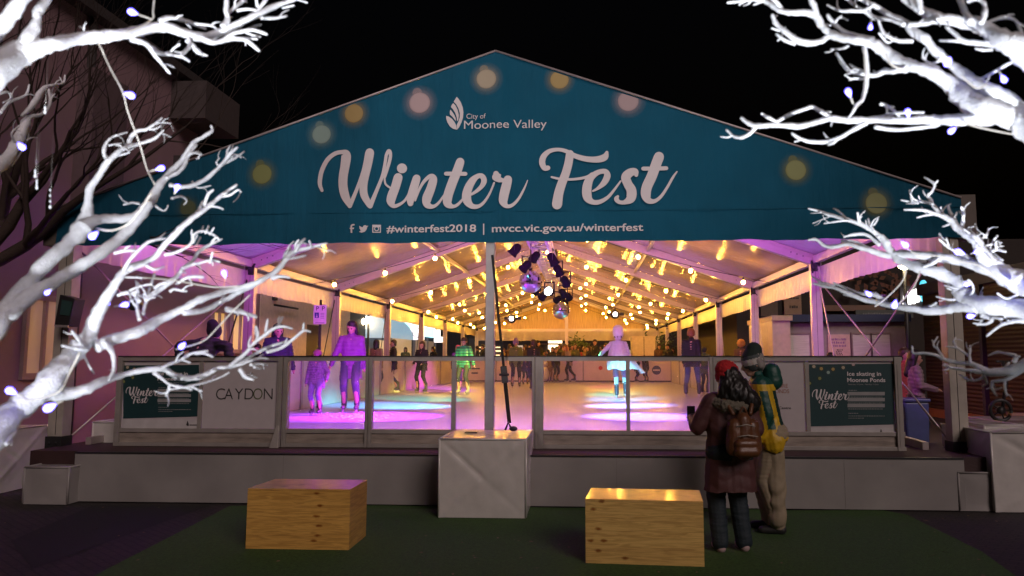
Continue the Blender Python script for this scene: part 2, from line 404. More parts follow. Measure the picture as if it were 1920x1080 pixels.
mb = MB(); mb.tube([(TX-WC, YB-.015, HV+.37), (TX+WC, YB-.015, HV+.37)], .004, 5); mb.build('banner_hem', bm, banner)
lt = mat('banner_white_print', (.72, .67, .68), .55, var=.04)
for s in (-1, 1):   # canvas corner returns
    mb = MB(); x0 = TX+s*(WC-.02); x1 = TX+s*(WC+.2)
    mb.box(min(x0, x1), max(x0, x1), TY-.02, TY+.3, HV+.0, HC+.06); mb.build('corner_canvas', mat('grey_corner_canvas', (.16, .13, .11), .7), tent)
# ---- script lettering: ribbons of varying width traced on the flat print, each lifted a little over the last
def ribbon(mb, pts, f, lift0, mi=0, sub=7):
    """pts: (x, y, halfwidth) in design units; f maps design (x, y) to a world point; lift along -Y"""
    q = crom(pts, sub); L = []; Rr = []
    n = len(q)
    for i, (x, y, hw) in enumerate(q):
        x0, y0, _ = q[max(i-1, 0)]; x1, y1, _ = q[min(i+1, n-1)]
        dx, dy = x1-x0, y1-y0; ln = math.hypot(dx, dy) or 1
        nx, ny = -dy/ln, dx/ln
        li = lift0+.0004*i/n
        L.append(f(x+nx*hw, y+ny*hw)+Vector((0, -li, 0))); Rr.append(f(x-nx*hw, y-ny*hw)+Vector((0, -li, 0)))
    vs = L+Rr; mb.add(vs, [(i, i+1, n+i+1, n+i) for i in range(n-1)], mi)
    for (x, y, hw), li in ((q[0], lift0-.0001), (q[-1], lift0+.0005)):
        mb.add([f(x+hw*.97*math.cos(a*math.pi/8), y+hw*.97*math.sin(a*math.pi/8))+Vector((0, -li, 0)) for a in range(16)], [tuple(range(16))], mi)
def W(z): return [tuple(p) for p in z]
# design units: pixels of an enlarged view (4.8 per photo pixel); second word offset by its own window
WORD1 = [
 [(212,468,14),(192,400,19),(210,290,20),(262,190,20),(330,135,19),(395,122,20),(425,135,36),(428,170,44),(418,250,41),(403,340,40),(402,430,40),(422,520,38),(462,600,24)],
 [(462,608,20),(520,470,16),(575,320,16),(618,180,22)],
 [(642,128,40),(625,220,40),(600,330,38),(585,420,36),(592,510,34),(640,600,26)],
 [(645,608,22),(700,480,17),(752,350,15),(775,250,14),(790,150,14)],
 [(790,150,14),(812,112,17),(828,135,14),(820,200,15),(795,290,14),(778,350,11)],
 [(775,350,9),(785,410,9),(825,444,9)],
 [(897,350,40),(872,440,40),(842,520,42),(835,570,38),(860,608,20),(910,595,14),(960,555,11),(1000,480,8)],
 [(1062,358,36),(1035,450,38),(1010,540,36),(1008,585,26)],
 [(1050,560,7),(1085,460,12),(1130,385,15),(1185,340,20),(1212,365,36),(1190,450,40),(1155,540,42),(1160,595,32),(1210,612,17),(1260,580,12),(1310,510,8)],
 [(1455,210,38),(1425,300,41),(1385,400,42),(1345,520,42),(1345,585,38),(1390,612,17),(1440,590,13),(1500,520,8)],
 [(1328,318,18),(1415,318,18),(1502,318,18)],
 [(1545,508,10),(1590,480,14),(1645,430,20),(1668,380,26),(1650,338,24),(1610,338,22),(1560,385,32),(1520,470,38),(1515,550,40),(1555,605,26),(1615,610,17),(1670,570,13),(1722,490,10),(1760,400,9)],
 [(1778,318,26),(1785,345,44),(1810,372,26),(1850,380,16)],
 [(1885,372,38),(1870,430,42),(1850,510,42),(1845,570,38),(1875,610,20),(1925,600,15),(1980,545,12),(2030,455,9),(2062,378,4)],
]
DOT1 = [(930, 267, 45)]
WORD2 = [
 [(612,265,22),(580,265,24),(560,215,28),(575,160,26),(625,115,20),(700,100,16),(775,115,18),(850,155,22),(930,180,24),(1010,190,26),(1080,185,30),(1125,165,30),(1142,125,14)],
 [(810,140,36),(795,230,37),(770,320,38),(735,410,40),(708,500,42),(694,595,46)],
 [(645,348,9),(720,365,11),(810,370,11),(900,362,12),(970,345,14),(1010,325,20)],
 [(1015,475,8),(1060,450,14),(1115,400,26),(1145,340,30),(1130,300,24),(1080,300,22),(1030,325,26),(985,370,36),(962,450,42),(968,530,40),(1010,572,24),(1075,572,20),(1150,530,15),(1210,460,11),(1265,385,8)],
 [(1405,330,18),(1395,300,30),(1350,310,38),(1312,350,42),(1330,410,40),(1362,470,44),(1355,540,42),(1300,575,20),(1250,572,18),(1228,545,22),(1240,522,12)],
 [(1610,165,46),(1585,230,46),(1545,340,46),(1500,440,46),(1492,510,44),(1515,558,30),(1570,565,18),(1630,520,14),(1690,430,12),(1735,350,11),(1772,298,6)],
 [(1468,273,18),(1570,272,18),(1676,268,18)],
]
D2 = (340*4.8, 0)
def script(parent, f, m, name, lift=.003, step=.0007, second=None):
    mb = MB(); li = lift
    for st_ in WORD1: ribbon(mb, st_, f, li); li += step
    for (x, y, r_) in DOT1:
        mb.add([f(x+r_*math.cos(a*math.pi/12), y+r_*math.sin(a*math.pi/12))+Vector((0, -lift, 0)) for a in range(24)], [tuple(range(24))])
    g2 = second or (lambda x, y: f(x+D2[0], y))
    for st_ in WORD2: ribbon(mb, st_, g2, li); li += step
    return mb.build(name, m, parent)
script(banner, lambda x, y: atY(560+x/4.8, 260+y/4.8, YB-.012), lt, 'script_lettering')
# emblem: fanned leaf
def Bp(u, v, dy=.016): return atY(u, v, YB-dy)
E_ = lambda X, Y: (820+X/8.727, 170+Y/8.727)
emb = MB()
for lp in ([(318,102),(345,130),(385,190),(415,270),(427,350),(420,440),(395,520),(355,600),(322,637),(318,560),(345,500),(365,440),(368,370),(345,290),(310,225),(268,182)],
           [(262,202),(300,245),(335,320),(352,400),(345,470),(322,505),(318,440),(295,370),(260,310),(222,268),(238,230)],
           [(213,310),(245,345),(280,400),(300,450),(300,500),(275,460),(240,420),(205,390),(205,340)],
           [(145,412),(190,425),(240,460),(280,510),(310,570),(320,637),(260,625),(205,585),(165,520),(145,455)]):
    emb.poly([Bp(*E_(*p)) for p in lp][::-1])
emb.build('emblem', lt, banner)
ux = (Bp(1000, 430)-Bp(900, 430)).normalized(); uy = Vector((0, 0, 1))
ppm = 1355/8.75
def btext(s, u0, v0, hpx, u1, name='lettering', bold=.01, m=lt, Y=None, par=None, base=None, dy=.016):
    """text whose cap height is hpx photo pixels and that spans u0..u1"""
    Y = YB-dy if Y is None else Y; par = par or banner
    p0 = atY(u0, v0, Y); p1 = atY(u1, v0, Y); size = (atY(u0, v0-hpx, Y).z-p0.z)/.72
    cu = bpy.data.curves.new('t', 'FONT'); cu.body = s; cu.size = size; ob = bpy.data.objects.new('t', cu); C.objects.link(ob)
    bpy.context.view_layer.update(); wd = ob.dimensions.x; bpy.data.objects.remove(ob); bpy.data.curves.remove(cu)
    return text(s, size, p0, (1, 0, 0), (0, 0, 1), m, par, name, bold*size, sxw=(p1.x-p0.x)/max(wd, 1e-6), off=0)
btext('City of', 874, 222.5, 9.5, 910, bold=0)
btext('Moonee Valley', 868, 241.5, 16, 1023, bold=0)
btext('#winterfest2018', 725, 436, 14, 892, bold=.016)
btext('mvcc.vic.gov.au/winterfest', 921, 435, 14, 1204, bold=.016)
mb = MB(); mb.poly([Bp(905.5, 440), Bp(907.8, 440), Bp(907.8, 419), Bp(905.5, 419)]); mb.build('divider_bar', lt, banner)
# social icons
mb = MB(); S_ = lambda X, Y: Bp(640+X/6.4, 400+Y/6.4)
mb.poly([S_(*p) for p in [(112,235),(132,235),(132,190),(152,190),(156,172),(132,172),(132,158),(140,148),(160,148),(162,130),(140,128),(118,140),(112,155),(112,172),(102,172),(102,190),(112,190)]])
mb.poly([S_(*p) for p in [(212,222),(245,234),(285,222),(308,190),(312,168),(328,150),(306,152),(290,142),(268,150),(262,168),(240,165),(218,150),(222,175),(216,178),(232,195),(226,200),(240,210)]])
for a, b_, c, d in ((374,476,138,150),(374,476,222,234),(374,386,150,222),(464,476,150,222),(386,464,150,168)):
    mb.poly([S_(a, d), S_(b_, d), S_(b_, c), S_(a, c)])
for k in range(20):
    a0, a1 = k*math.pi/10, (k+1)*math.pi/10
    mb.poly([S_(425+r_*math.cos(a), 186+r_*math.sin(a)) for r_, a in ((30, a0), (30, a1), (19, a1), (19, a0))])
mb.build('social_icons', lt, banner)
# printed light bulbs (flat artwork on the banner)
def print_mat(name, col):
    m = bpy.data.materials.new(name); m.use_nodes = True; n = m.node_tree.nodes; l = m.node_tree.links; b = n['Principled BSDF']
    at = n.new('ShaderNodeAttribute'); at.attribute_name = 'ink'; b.inputs['Base Color'].default_value = col+(1,); b.inputs['Roughness'].default_value = .55
    nz = n.new('ShaderNodeTexNoise'); nz.inputs['Scale'].default_value = 30; mm = n.new('ShaderNodeMath'); mm.operation = 'MULTIPLY_ADD'; mm.inputs[1].default_value = .04
    l.new(nz.outputs[0], mm.inputs[0]); l.new(at.outputs['Fac'], mm.inputs[2]); l.new(mm.outputs[0], b.inputs['Alpha']); return m
ink = dict(cream=print_mat('cream_ink', (.55, .47, .33)), yellow=print_mat('yellow_ink', (.50, .36, .13)), pink=print_mat('pink_ink', (.62, .46, .46)),
           mint=print_mat('mint_ink', (.34, .48, .42)), olive=print_mat('olive_ink', (.26, .28, .10)))
def printed_bulb(u, v, r_px, kind, cap=True, al=.85, parent=None, Y=None, name='printed_bulb'):
    Y = YB-.010 if Y is None else Y; parent = parent or banner
    c = atY(u, v, Y); rr = atY(u+r_px, v, Y).x-c.x; rings = [(0, al), (.8, al), (1.0, al*.9), (1.12, al*.35), (1.5, al*.10), (1.9, 0)]
    vs = []; ink_v = []; fs = []; n = 28
    for q, (r_, a_) in enumerate(rings):
        for k in range(n):
            an = 2*math.pi*k/n; x = c.x+rr*r_*math.cos(an); z = c.z+rr*r_*math.sin(an)
            if parent is banner: z = min(z, zr(x)-.02)
            vs.append(Vector((x, c.y, z))); ink_v.append(a_)
    for q in range(len(rings)-1):
        for k in range(n): fs.append((q*n+k, q*n+(k+1) % n, (q+1)*n+(k+1) % n, (q+1)*n+k))
    if cap:
        o_ = len(vs)
        for k in range(n):
            an = 2*math.pi*k/n; x = c.x-rr*.28+rr*.48*math.cos(an); z = c.z+rr*1.12+rr*.48*math.sin(an)
            if parent is banner: z = min(z, zr(x)-.02)
            vs.append(Vector((x, c.y+.002, z))); ink_v.append(al*.45)
        fs.append(tuple(o_+k for k in range(n)))
    mb = MB(); mb.add(vs, fs); o = mb.build(name, ink[kind], parent)
    a = o.data.attributes.new('ink', 'FLOAT', 'POINT'); a.data.foreach_set('value', ink_v); return o
for u, v, r_, kd, al in ((912,148,17,'cream',.8),(787,193,18,'pink',.8),(664,213,16,'yellow',.8),(603,252,16,'mint',.75),(491,326,17,'olive',.9),(1049,149,16,'yellow',.8),(1178,189,18,'pink',.7),(1492,319,18,'olive',1.0),(1643,381,19,'olive',1.0),(352,390,14,'olive',.5)):
    printed_bulb(u, v, r_, kd, al=al)

# the cloth hangs in soft folds: the printed pieces follow it
def fold(x, z):
    d = .022*mnoise.noise((x*.55, 3, z*.5))+.014*mnoise.noise((x*1.9+z*.8, 7, z*.35))
    d += .010*math.exp(-((x+1.30)/.10)**2)-.012*math.exp(-((x+1.02)/.09)**2)
    if z < HV+.55: d += .010*math.sin(x*7+z*9+2*mnoise.noise((x, 2, z)))*(HV+.55-z)/.55
    return d
for o_ in [banner]+list(banner.children):
    O_ = ORG[o_.name]
    for v in o_.data.vertices: v.co.y += fold(v.co.x+O_.x, v.co.z+O_.z)
# ================================================================== RINK BARRIER
BY = 8.93
def glass_mat():
    m = bpy.data.materials.new('scratched_acrylic'); m.use_nodes = True; n = m.node_tree.nodes; l = m.node_tree.links
    n.remove(n['Principled BSDF']); out = n['Material Output']
    tr = n.new('ShaderNodeBsdfTransparent'); tr.inputs[0].default_value = (.95, .94, .95, 1)
    gl = n.new('ShaderNodeBsdfGlossy'); gl.inputs['Roughness'].default_value = .04; gl.inputs[0].default_value = (.9, .9, .9, 1)
    df = n.new('ShaderNodeBsdfDiffuse'); df.inputs[0].default_value = (.8, .78, .78, 1)
    tl = n.new('ShaderNodeBsdfTranslucent'); tl.inputs[0].default_value = (.8, .78, .78, 1)
    fr = n.new('ShaderNodeFresnel'); fr.inputs[0].default_value = 1.35
    m1 = n.new('ShaderNodeMixShader'); m2 = n.new('ShaderNodeMixShader'); m3 = n.new('ShaderNodeMixShader')
    l.new(fr.outputs[0], m1.inputs[0]); l.new(tr.outputs[0], m1.inputs[1]); l.new(gl.outputs[0], m1.inputs[2])
    tc = n.new('ShaderNodeTexCoord'); nz = n.new('ShaderNodeTexNoise'); nz.inputs['Scale'].default_value = 3; nz.inputs['Detail'].default_value = 8
    l.new(tc.outputs['Object'], nz.inputs[0])
    vo = n.new('ShaderNodeTexVoronoi'); vo.inputs['Scale'].default_value = 13; l.new(tc.outputs['Object'], vo.inputs[0])
    cm = n.new('ShaderNodeMath'); cm.operation = 'LESS_THAN'; cm.inputs[1].default_value = .045; l.new(vo.outputs['Distance'], cm.inputs[0])
    mr = n.new('ShaderNodeMapRange'); mr.inputs['From Min'].default_value = .35; mr.inputs['From Max'].default_value = .8; mr.inputs['To Min'].default_value = .0; mr.inputs['To Max'].default_value = .09
    l.new(nz.outputs[0], mr.inputs[0])
    ad = n.new('ShaderNodeMath'); ad.operation = 'MULTIPLY_ADD'; ad.inputs[1].default_value = .3; l.new(cm.outputs[0], ad.inputs[0]); l.new(mr.outputs[0], ad.inputs[2])
    m3.inputs[0].default_value = .6; l.new(df.outputs[0], m3.inputs[1]); l.new(tl.outputs[0], m3.inputs[2])
    l.new(ad.outputs[0], m2.inputs[0]); l.new(m1.outputs[0], m2.inputs[1]); l.new(m3.outputs[0], m2.inputs[2]); l.new(m2.outputs[0], out.inputs[0])
    return m
glass = glass_mat()
board_m = mat('white_board', (.52, .47, .48), .5, var=.05, spec=.3)
kick_m = mat('scuffed_kickboard', (.30, .25, .21), .6, var=.45, scale=3, bump=.004, bscale=14, stretch=(1, 1, 5))
rail_m = mat('top_rail', (.28, .26, .25), .45, .2)
post_m = mat('barrier_post_metal', (.34, .31, .285), .45, .2, var=.12)
ZT = 1.70; ZG = .80; ZB = FLOOR+.002
def X_(u): return atY(u, 740, BY).x
def barrier(u0, u1, cells, label, boards=()):
    """one front barrier frame between photo columns u0..u1; cells: list of (a, b, kind)"""
    x0, x1 = X_(u0), X_(u1)
    t = thing('barrier_panel', label, 'barrier', ((x0+x1)/2, BY, FLOOR), 'front barrier frames of the ice rink')
    mb = MB(); mb.box(x0+.001, x1-.001, BY-.04, BY+.05, ZT-.062, ZT-.012); mb.box(x0, x1, BY-.05, BY+.06, ZT-.012, ZT, 1)
    mb.build('top_rail', [post_m, black_plastic], t)
    mb = MB(); mb.box(x0, x1, BY-.035, BY+.045, ZG-.05, ZG); mb.box(x0, x1, BY-.045, BY+.05, ZB, ZB+.045); mb.build('bottom_rail', post_m, t, bevel=.003)
    mb = MB(); mb.box(x0+.03, x1-.03, BY-.018, BY+.02, ZB+.046, ZG-.051); mb.build('kickboard', kick_m, t)
    for a, b, kd in cells:
        xa, xb = X_(a), X_(b)
        mb = MB()
        if kd == 'glass': mb.box(xa+.002, xb-.002, BY-.006, BY+.0, ZG+.001, ZT-.063); mb.build('glass_pane', glass, t)
        elif kd == 'post': mb.box(xa, xb, BY-.055, BY+.055, ZB, ZT-.014); mb.box(xa+(xb-xa)*.35, xa+(xb-xa)*.65, BY-.060, BY-.056, ZB+.05, ZT-.1, 0); mb.build('post', post_m, t, bevel=.005)
        elif kd == 'mullion': mb.box(xa, xb, BY-.03, BY+.035, ZG+.001, ZT-.063); mb.build('mullion', post_m, t, bevel=.003)
        elif kd == 'board': mb.box(xa+.004, xb-.004, BY-.012, BY+.0, ZG+.002, ZT-.064); mb.build('board', board_m, t)
    return t
b1 = barrier(222, 531, [(222,231,'post'),(231,374,'board'),(374,381,'mullion'),(381,522,'board'),(522,531,'post')], 'leftmost front rink barrier with a teal event poster beside a white lettered board')
b2 = barrier(532, 692, [(533,541,'post'),(541,687,'glass'),(687,692,'post')], 'clear front rink barrier with the purple lit woman and child behind it')
b3 = barrier(693, 1003, [(693,699,'post'),(699,847,'glass'),(847,855,'mullion'),(855,998,'glass'),(998,1003,'post')], 'two pane clear front rink barrier directly behind the dark central mast')
b4 = barrier(1004, 1336, [(1004,1019,'post'),(1019,1174,'glass'),(1174,1181,'mullion'),(1181,1330,'glass'),(1330,1336,'post')], 'two pane clear front rink barrier with the white caped skater behind it')
b5 = barrier(1337, 1692, [(1337,1343,'post'),(1343,1509,'board'),(1509,1517,'mullion'),(1517,1676,'board'),(1676,1688,'post')], 'rightmost front rink barrier with white board and teal event poster behind the couple')
# end return frames
for u, s_, lab in ((222, -1, 'left'), (1692, 1, 'right')): pass
# posters and writing on the boards
poster_m = mat('teal_poster_print', (.010, .045, .05), .5, var=.08); grey_print = mat('grey_print', (.30, .30, .30), .6); dark_print = mat('black_print', (.03, .03, .028), .6)
olive_print = mat('olive_print', (.10, .12, .05), .6); orange_print = mat('brick_print', (.38, .18, .13), .6); white_print = mat('white_print', (.55, .52, .52), .6)
YS = BY-.0125
def quadp(par, name, m, u0, v0, u1, v1, dy, Y=YS, skew=0):
    mb = MB(); a = atY(u0, v1, Y-dy); b = atY(u1, v1-skew, Y-dy); c = atY(u1, v0-skew*.3, Y-dy); d = atY(u0, v0, Y-dy)
    mb.poly([a, b, c, d]); return mb.build(name, m, par)
def poster(par, u0, v0, u1, v1):
    sx = (u1-u0)/160; sy = (v1-v0)/142; P = lambda x, y: (u0+(x-1517)*sx, v0+(y-677)*sy)
    a = P(1517, 683); c = P(1676, 798)
    pn = quadp(par, 'poster', poster_m, a[0], a[1], c[0], c[1], .003, skew=4)
    d = P(1517, 800); e = P(1676, 821); quadp(pn, 'white_strip', white_print, d[0], d[1], e[0], e[1], .0045)
    for k, (x, y, kd) in enumerate(((1526,684,'cream'),(1540,688,'yellow'),(1553,695,'mint'),(1562,689,'yellow'),(1581,686,'cream'),(1600,680,'pink'),(1537,706,'olive'),(1518,715,'olive'))):
        q = P(x, y+3); printed_bulb(q[0], q[1], 2.8*sx, kd, cap=False, al=.8, parent=pn, Y=YS-.006)
    q = P(1588, 704); r = P(1651, 704); btext('Ice skating in', q[0], q[1], 7.6*sy, r[0], par=pn, Y=YS-.006, m=lt, bold=.02)
    q = P(1588, 715.5); r = P(1659, 715.5); btext('Moonee Ponds', q[0], q[1], 7.6*sy, r[0], par=pn, Y=YS-.006, m=lt, bold=.02)
    q = P(1590, 721); r = P(1647, 721); btext('Saturday 23 June - Sunday 15 July', q[0], q[1], 2.4*sy, r[0], par=pn, Y=YS-.006, m=grey_print)
    for y0, y1 in ((734,740.5),(745,751.5),(756,762.5)):
        q = P(1589, y0); r = P(1659, y1); quadp(pn, 'session_bar', grey_print, q[0], q[1], r[0], r[1], .006)
    mb = MB()
    for y, xs in ((730.5, (1591, 1607)), (743, (1590, 1655)), (754, (1590, 1655)), (765, (1590, 1655)), (773, (1591, 1609)), (778, (1591, 1659)), (782, (1591, 1620))):
        x = xs[0]; rr = random.Random(int(y*10))
        while x < xs[1]:
            w_ = rr.uniform(1.5, 4.5); a_ = P(x, y); c_ = P(min(x+w_, xs[1]), y+1.1)
            mb.poly([atY(a_[0], c_[1], YS-.0065), atY(c_[0], c_[1], YS-.0065), atY(c_[0], a_[1], YS-.0065), atY(a_[0], a_[1], YS-.0065)]); x += w_+.8
    mb.build('small_print', grey_print, pn)
    # script on the poster
    S0 = P(1523, 729); kx = 56*sx/1510; ky = 20*sy/530
    f1_ = lambda x, y: atY(S0[0]+(x-190)*kx, S0[1]+(y-95)*ky, YS-.006)
    S1 = P(1535, 749); f2_ = lambda x, y: atY(S1[0]+(x-540)*kx*.78, S1[1]+(y-95)*ky*.82, YS-.006)
    script(pn, f1_, lt, 'script_lettering', lift=.0005, step=.0003, second=f2_)
    mb = MB(); q = [P(1649, 812), P(1652, 802), P(1654, 808), P(1655, 813), P(1652, 814)]; mb.poly([atY(x, y, YS-.007) for x, y in q][::-1])
    q = P(1656, 811); r = P(1672, 813); mb.poly([atY(q[0], r[1], YS-.007), atY(r[0], r[1], YS-.007), atY(r[0], q[1], YS-.007), atY(q[0], q[1], YS-.007)]); mb.build('small_emblem', dark_print, pn)
poster(b1, 231, 680, 374, 803)
poster(b5, 1517, 677, 1677, 821)
CD = [('C',403),('A',420),('Y',439),('D',456),('O',473),('N',492)]
for ch, u in CD: btext(ch, u, 749, 22, u+17 if ch != 'O' else u+18, par=b1, Y=YS-.002, m=olive_print if ch == 'O' else dark_print, bold=-.008)
btext('STORE', 1448, 727, 7.5, 1477, par=b5, Y=YS-.002, m=orange_print, bold=.006); btext('PONDS', 1448, 737, 7.5, 1479, par=b5, Y=YS-.002, m=orange_print, bold=.006)
btext('ty Centre', 1452, 767, 5, 1483, par=b5, Y=YS-.002, m=dark_print, bold=.01)
# end brace wedge and returns at both ends
mb = MB(); x = X_(527); mb.prism([(x-.06, BY-.16, ZB), (x+.05, BY-.16, ZB), (x+.012, BY-.06, ZB+.26), (x-.02, BY-.06, ZB+.26)], (0, .03, 0)); mb.build('support_fin', post_m, b1, bevel=.003)
# side and back barrier frames
def long_barrier(name_label, x, y0, y1, side):
    t = thing('side_barrier', name_label, 'barrier', (x, y0, FLOOR), 'side barrier frames of the ice rink')
    s = side; L = y1-y0
    mb = MB(); mb.box(x-.05, x+.05, y0+.002, y1-.002, ZT-.06, ZT); mb.build('top_rail', rail_m, t)
    mb = MB(); mb.box(x-.012, x+.012, y0+.05, y1-.05, ZB+.04, ZT-.061); mb.build('board', mat('side_board', (.50, .45, .42), .4, var=.15, scale=2), t)
    for y in (y0+.003, y1-.048):
        mb = MB(); mb.box(x-.04, x+.04, y, y+.045, ZB, ZT-.061); mb.build('post', post_m, t)
    mb = MB(); mb.box(x-.03, x+.03, y0+.05, y1-.05, ZB, ZB+.04); mb.build('bottom_rail', dark_metal, t)
    return t
def side_label(s, i, nseg):
    a = 'left' if s < 0 else 'right'
    return f'{a} side rink barrier frame, number {i+1} of {nseg} counting from the front'
XLB, XRB = X_(226), X_(1690); NS = 8; L_ = (32.05-(BY+.06))/NS
for s, x in ((-1, XLB), (1, XRB)):
    proto = None
    for i in range(NS):
        y0 = BY+.06+i*L_
        if proto is None: proto = long_barrier(side_label(s, i, NS), x, y0, y0+L_, s)
        else: dup(proto, (x, y0, FLOOR), side_label(s, i, NS))
YBK = 32.1; wB = (XRB-XLB)/5
fb_lab = ['far left back rink barrier beside the left boards', 'second back rink barrier from the left, lettered, behind the green lit boy', 'middle back rink barrier under the back mast of the marquee', 'back rink barrier with a small red mark behind the caped skater', 'far right back rink barrier with two dark round logos']
for i in range(5):
    x0 = XLB+i*wB
    t = thing('back_barrier', fb_lab[i], 'barrier', (x0+wB/2, YBK, FLOOR), 'back barrier frames of the ice rink')
    mb = MB(); mb.box(x0+.03, x0+wB-.03, YBK-.012, YBK+.012, ZB+.09, ZT-.06); mb.build('board', mat('back_board', (.60, .50, .46), .4, var=.08, scale=2), t)
    mb = MB(); mb.box(x0+.002, x0+wB-.002, YBK-.04, YBK+.05, ZT-.06, ZT); mb.build('top_rail', rail_m, t)
    mb = MB(); mb.box(x0+.002, x0+wB-.002, YBK-.02, YBK+.03, ZB, ZB+.09); mb.build('bottom_rail', dark_metal, t)
    for xx in (x0+.003, x0+wB-.033): 
        mb = MB(); mb.box(xx, xx+.03, YBK-.035, YBK+.035, ZB+.091, ZT-.061); mb.build('post', post_m, t)
    def disc(u, v, r_, m, dy):
        c = atY(u, v, YBK-.013-dy); mb = MB(); mb.poly([(c.x+r_*math.cos(a*math.pi/12), c.y, c.z+r_*math.sin(a*math.pi/12)) for a in range(24)][::-1]); return mb.build('round_logo', m, t)
    bl = mat('navy_print', (.05, .06, .14), .5)
    if i == 4:
        for u in (1231, 1272): 
            disc(u, 694, .20, bl, .001); c = atY(u, 694, YBK-.016); mb = MB(); mb.poly([(c.x-.15, c.y, c.z-.03), (c.x+.15, c.y, c.z-.03), (c.x+.15, c.y, c.z+.03), (c.x-.15, c.y, c.z+.03)]); mb.build('logo_stripe', white_print, t)
    if i == 3: disc(1126, 690, .09, mat('red_print', (.5, .06, .06), .5), .001)
    if i == 1:
        mb = MB()
        for q, (u0, v0, u1, v1) in enumerate(((884,690,900,692.5),(884,698,896,701))):
            mb.poly([atY(u0, v1, YBK-.015), atY(u1, v1, YBK-.015), atY(u1, v0, YBK-.015), atY(u0, v0, YBK-.015)])
        mb.build('printed_lines', bl, t)
# ================================================================== BALLAST BLOCKS, BENCHES, STRAP
tarp = mat('white_tarpaulin', (.62, .59, .56), .30, var=.06, bump=.008, bscale=3.5, spec=.6, coat=.7)
def ballast(label, x0, x1, y0, y1, h, diag=True, m=tarp, folds=1, seed=0, group=None):
    t = thing('ballast_block', label, 'ballast block', ((x0+x1)/2, (y0+y1)/2, 0), group)
    mb = MB(); N = 30; rr = random.Random(seed)
    # wrapped block: slightly sagging subdivided sides
    def face(P0, U, V, Nn, sgn):
        vs = []
        for j in range(N+1):
            for i in range(N+1):
                a, b_ = i/N, j/N; p = P0+U*a+V*b_; e = min(a, 1-a, b_, 1-b_)*2
                d = .012*mnoise.noise((p.x*4+seed, p.y*4, p.z*4))*min(1, e*3)
                if folds:
                    d += -.020*math.exp(-(((a-b_)*1.0)/.035)**2)*min(1, e*4)*(1 if a < .52 else .3)+.013*math.exp(-(((a+b_-1))/.04)**2)+.010*mnoise.noise((p.x*9+seed, p.y*9, p.z*3))*(1-b_)*min(1, e*4)
                vs.append(p+Nn*d*sgn)
        N1 = N+1
        mb.add(vs, [(j*N1+i, j*N1+i+1, (j+1)*N1+i+1, (j+1)*N1+i) for j in range(N) for i in range(N)], 0, True)
    z0 = .01; V_ = Vector
    face(V_((x0, y0, h)), V_((x1-x0, 0, 0)), V_((0, 0, z0-h)), V_((0, -1, 0)), 1)
    face(V_((x1, y0, h)), V_((0, y1-y0, 0)), V_((0, 0, z0-h)), V_((1, 0, 0)), 1)
    face(V_((x0, y1, h)), V_((0, y0-y1, 0)), V_((0, 0, z0-h)), V_((-1, 0, 0)), 1)
    face(V_((x1, y1, h)), V_((x0-x1, 0, 0)), V_((0, 0, z0-h)), V_((0, 1, 0)), 1)
    face(V_((x0, y1, h)), V_((x1-x0, 0, 0)), V_((0, y0-y1, 0)), V_((0, 0, 1)), 1)
    mb.build('tarpaulin_cover', m, t)
    mb = MB()
    for a, b_ in (((x0, y0, h), (x1, y0, h)), ((x0, y0, h), (x0, y0, .02)), ((x1, y0, h), (x1, y0, .02)), ((x1, y0, h), (x1, y1, h)), ((x0, y0, h), (x0, y1, h))):
        mb.tube([a, b_], .012, 6)
    mb.build('taped_edges', m, t); return t
cb = ballast('tall white tarpaulin wrapped ballast block in front of the central mast', -1.545, -.625, 7.72, 8.68, .82)
mb = MB(); c = Vector((-1.30, 8.35, .826)); mb.box(c.x-.07, c.x+.07, c.y-.08, c.y+.03, .826, .836); mb.build('lifting_slot', black_plastic, cb)
def atp(u, v, z): return atz(u, v, z)
bl_ = atz(42, 947, 0); br_ = atz(132, 946, 0)
ballast('small white box under the dark front left tent column', bl_.x+.0, br_.x-.0, bl_.y, TY+.2, .425, folds=0, m=white_paint, group=None)
bl_ = atz(1778, 962, 0); br_ = atz(1850, 965, 0)
ballast('small white box under the grey front right tent column', bl_.x+.16, 4.56, 8.33, TY+.2, .42, folds=0, m=white_paint)
p = atz(1866, 962, 0); ballast('large white tarpaulin ballast block at the right edge by the scooter', p.x, p.x+1.5, p.y, p.y+1.1, .86, seed=5)
p = atz(1833, 900, .0); ballast('pink lit white block behind the front right tent column', 4.62, 5.05, 8.75, 9.6, .90, folds=0, seed=2)
p = atz(35, 940, 0); ballast('large pale ballast block at the left edge beyond the front left column', p.x-1.6, bl_.x-11.15, 8.5, 9.5, .78, seed=9)
ballast('pink lit low block between the left building and the front left column', -6.42, -6.02, 9.25, 10.1, .84, folds=0, seed=3)
# strap from the block up to the mast
strap = thing('tie_down_strap', 'black ratchet strap running from the white block up the central mast', 'strap', (-.98, 8.05, .83))
A = atz(955, 803, .85)+Vector((0, -.0, .06)); Bq = atY(923, 478, TY-.10); mid = A.lerp(Bq, .28)
mb = MB(); mb.bar(A, mid, .045, .008, up=(0, 1, 0)); mb.bar(mid, Bq, .032, .006, up=(0, 1, 0)); mb.build('webbing', strap_m, strap)
mb = MB(); mb.bar(mid-(Bq-A).normalized()*.10, mid+(Bq-A).normalized()*.10, .075, .05, up=(0, 1, 0)); mb.tube([mid+Vector((-.06, -.03, 0)), mid+Vector((.06, -.03, 0))], .016, 8); mb.build('ratchet', dark_metal, strap, bevel=.006)
mb = MB(); mb.tube([(A.x+.04, A.y-.04, .83), (A.x-.01, A.y-.02, .92), (A.x-.05, A.y+.02, .83)], .012, 6); mb.ball((A.x+.05, A.y-.03, .85), .05, 8, 6, rz=.6); mb.build('shackle', dark_metal, strap)
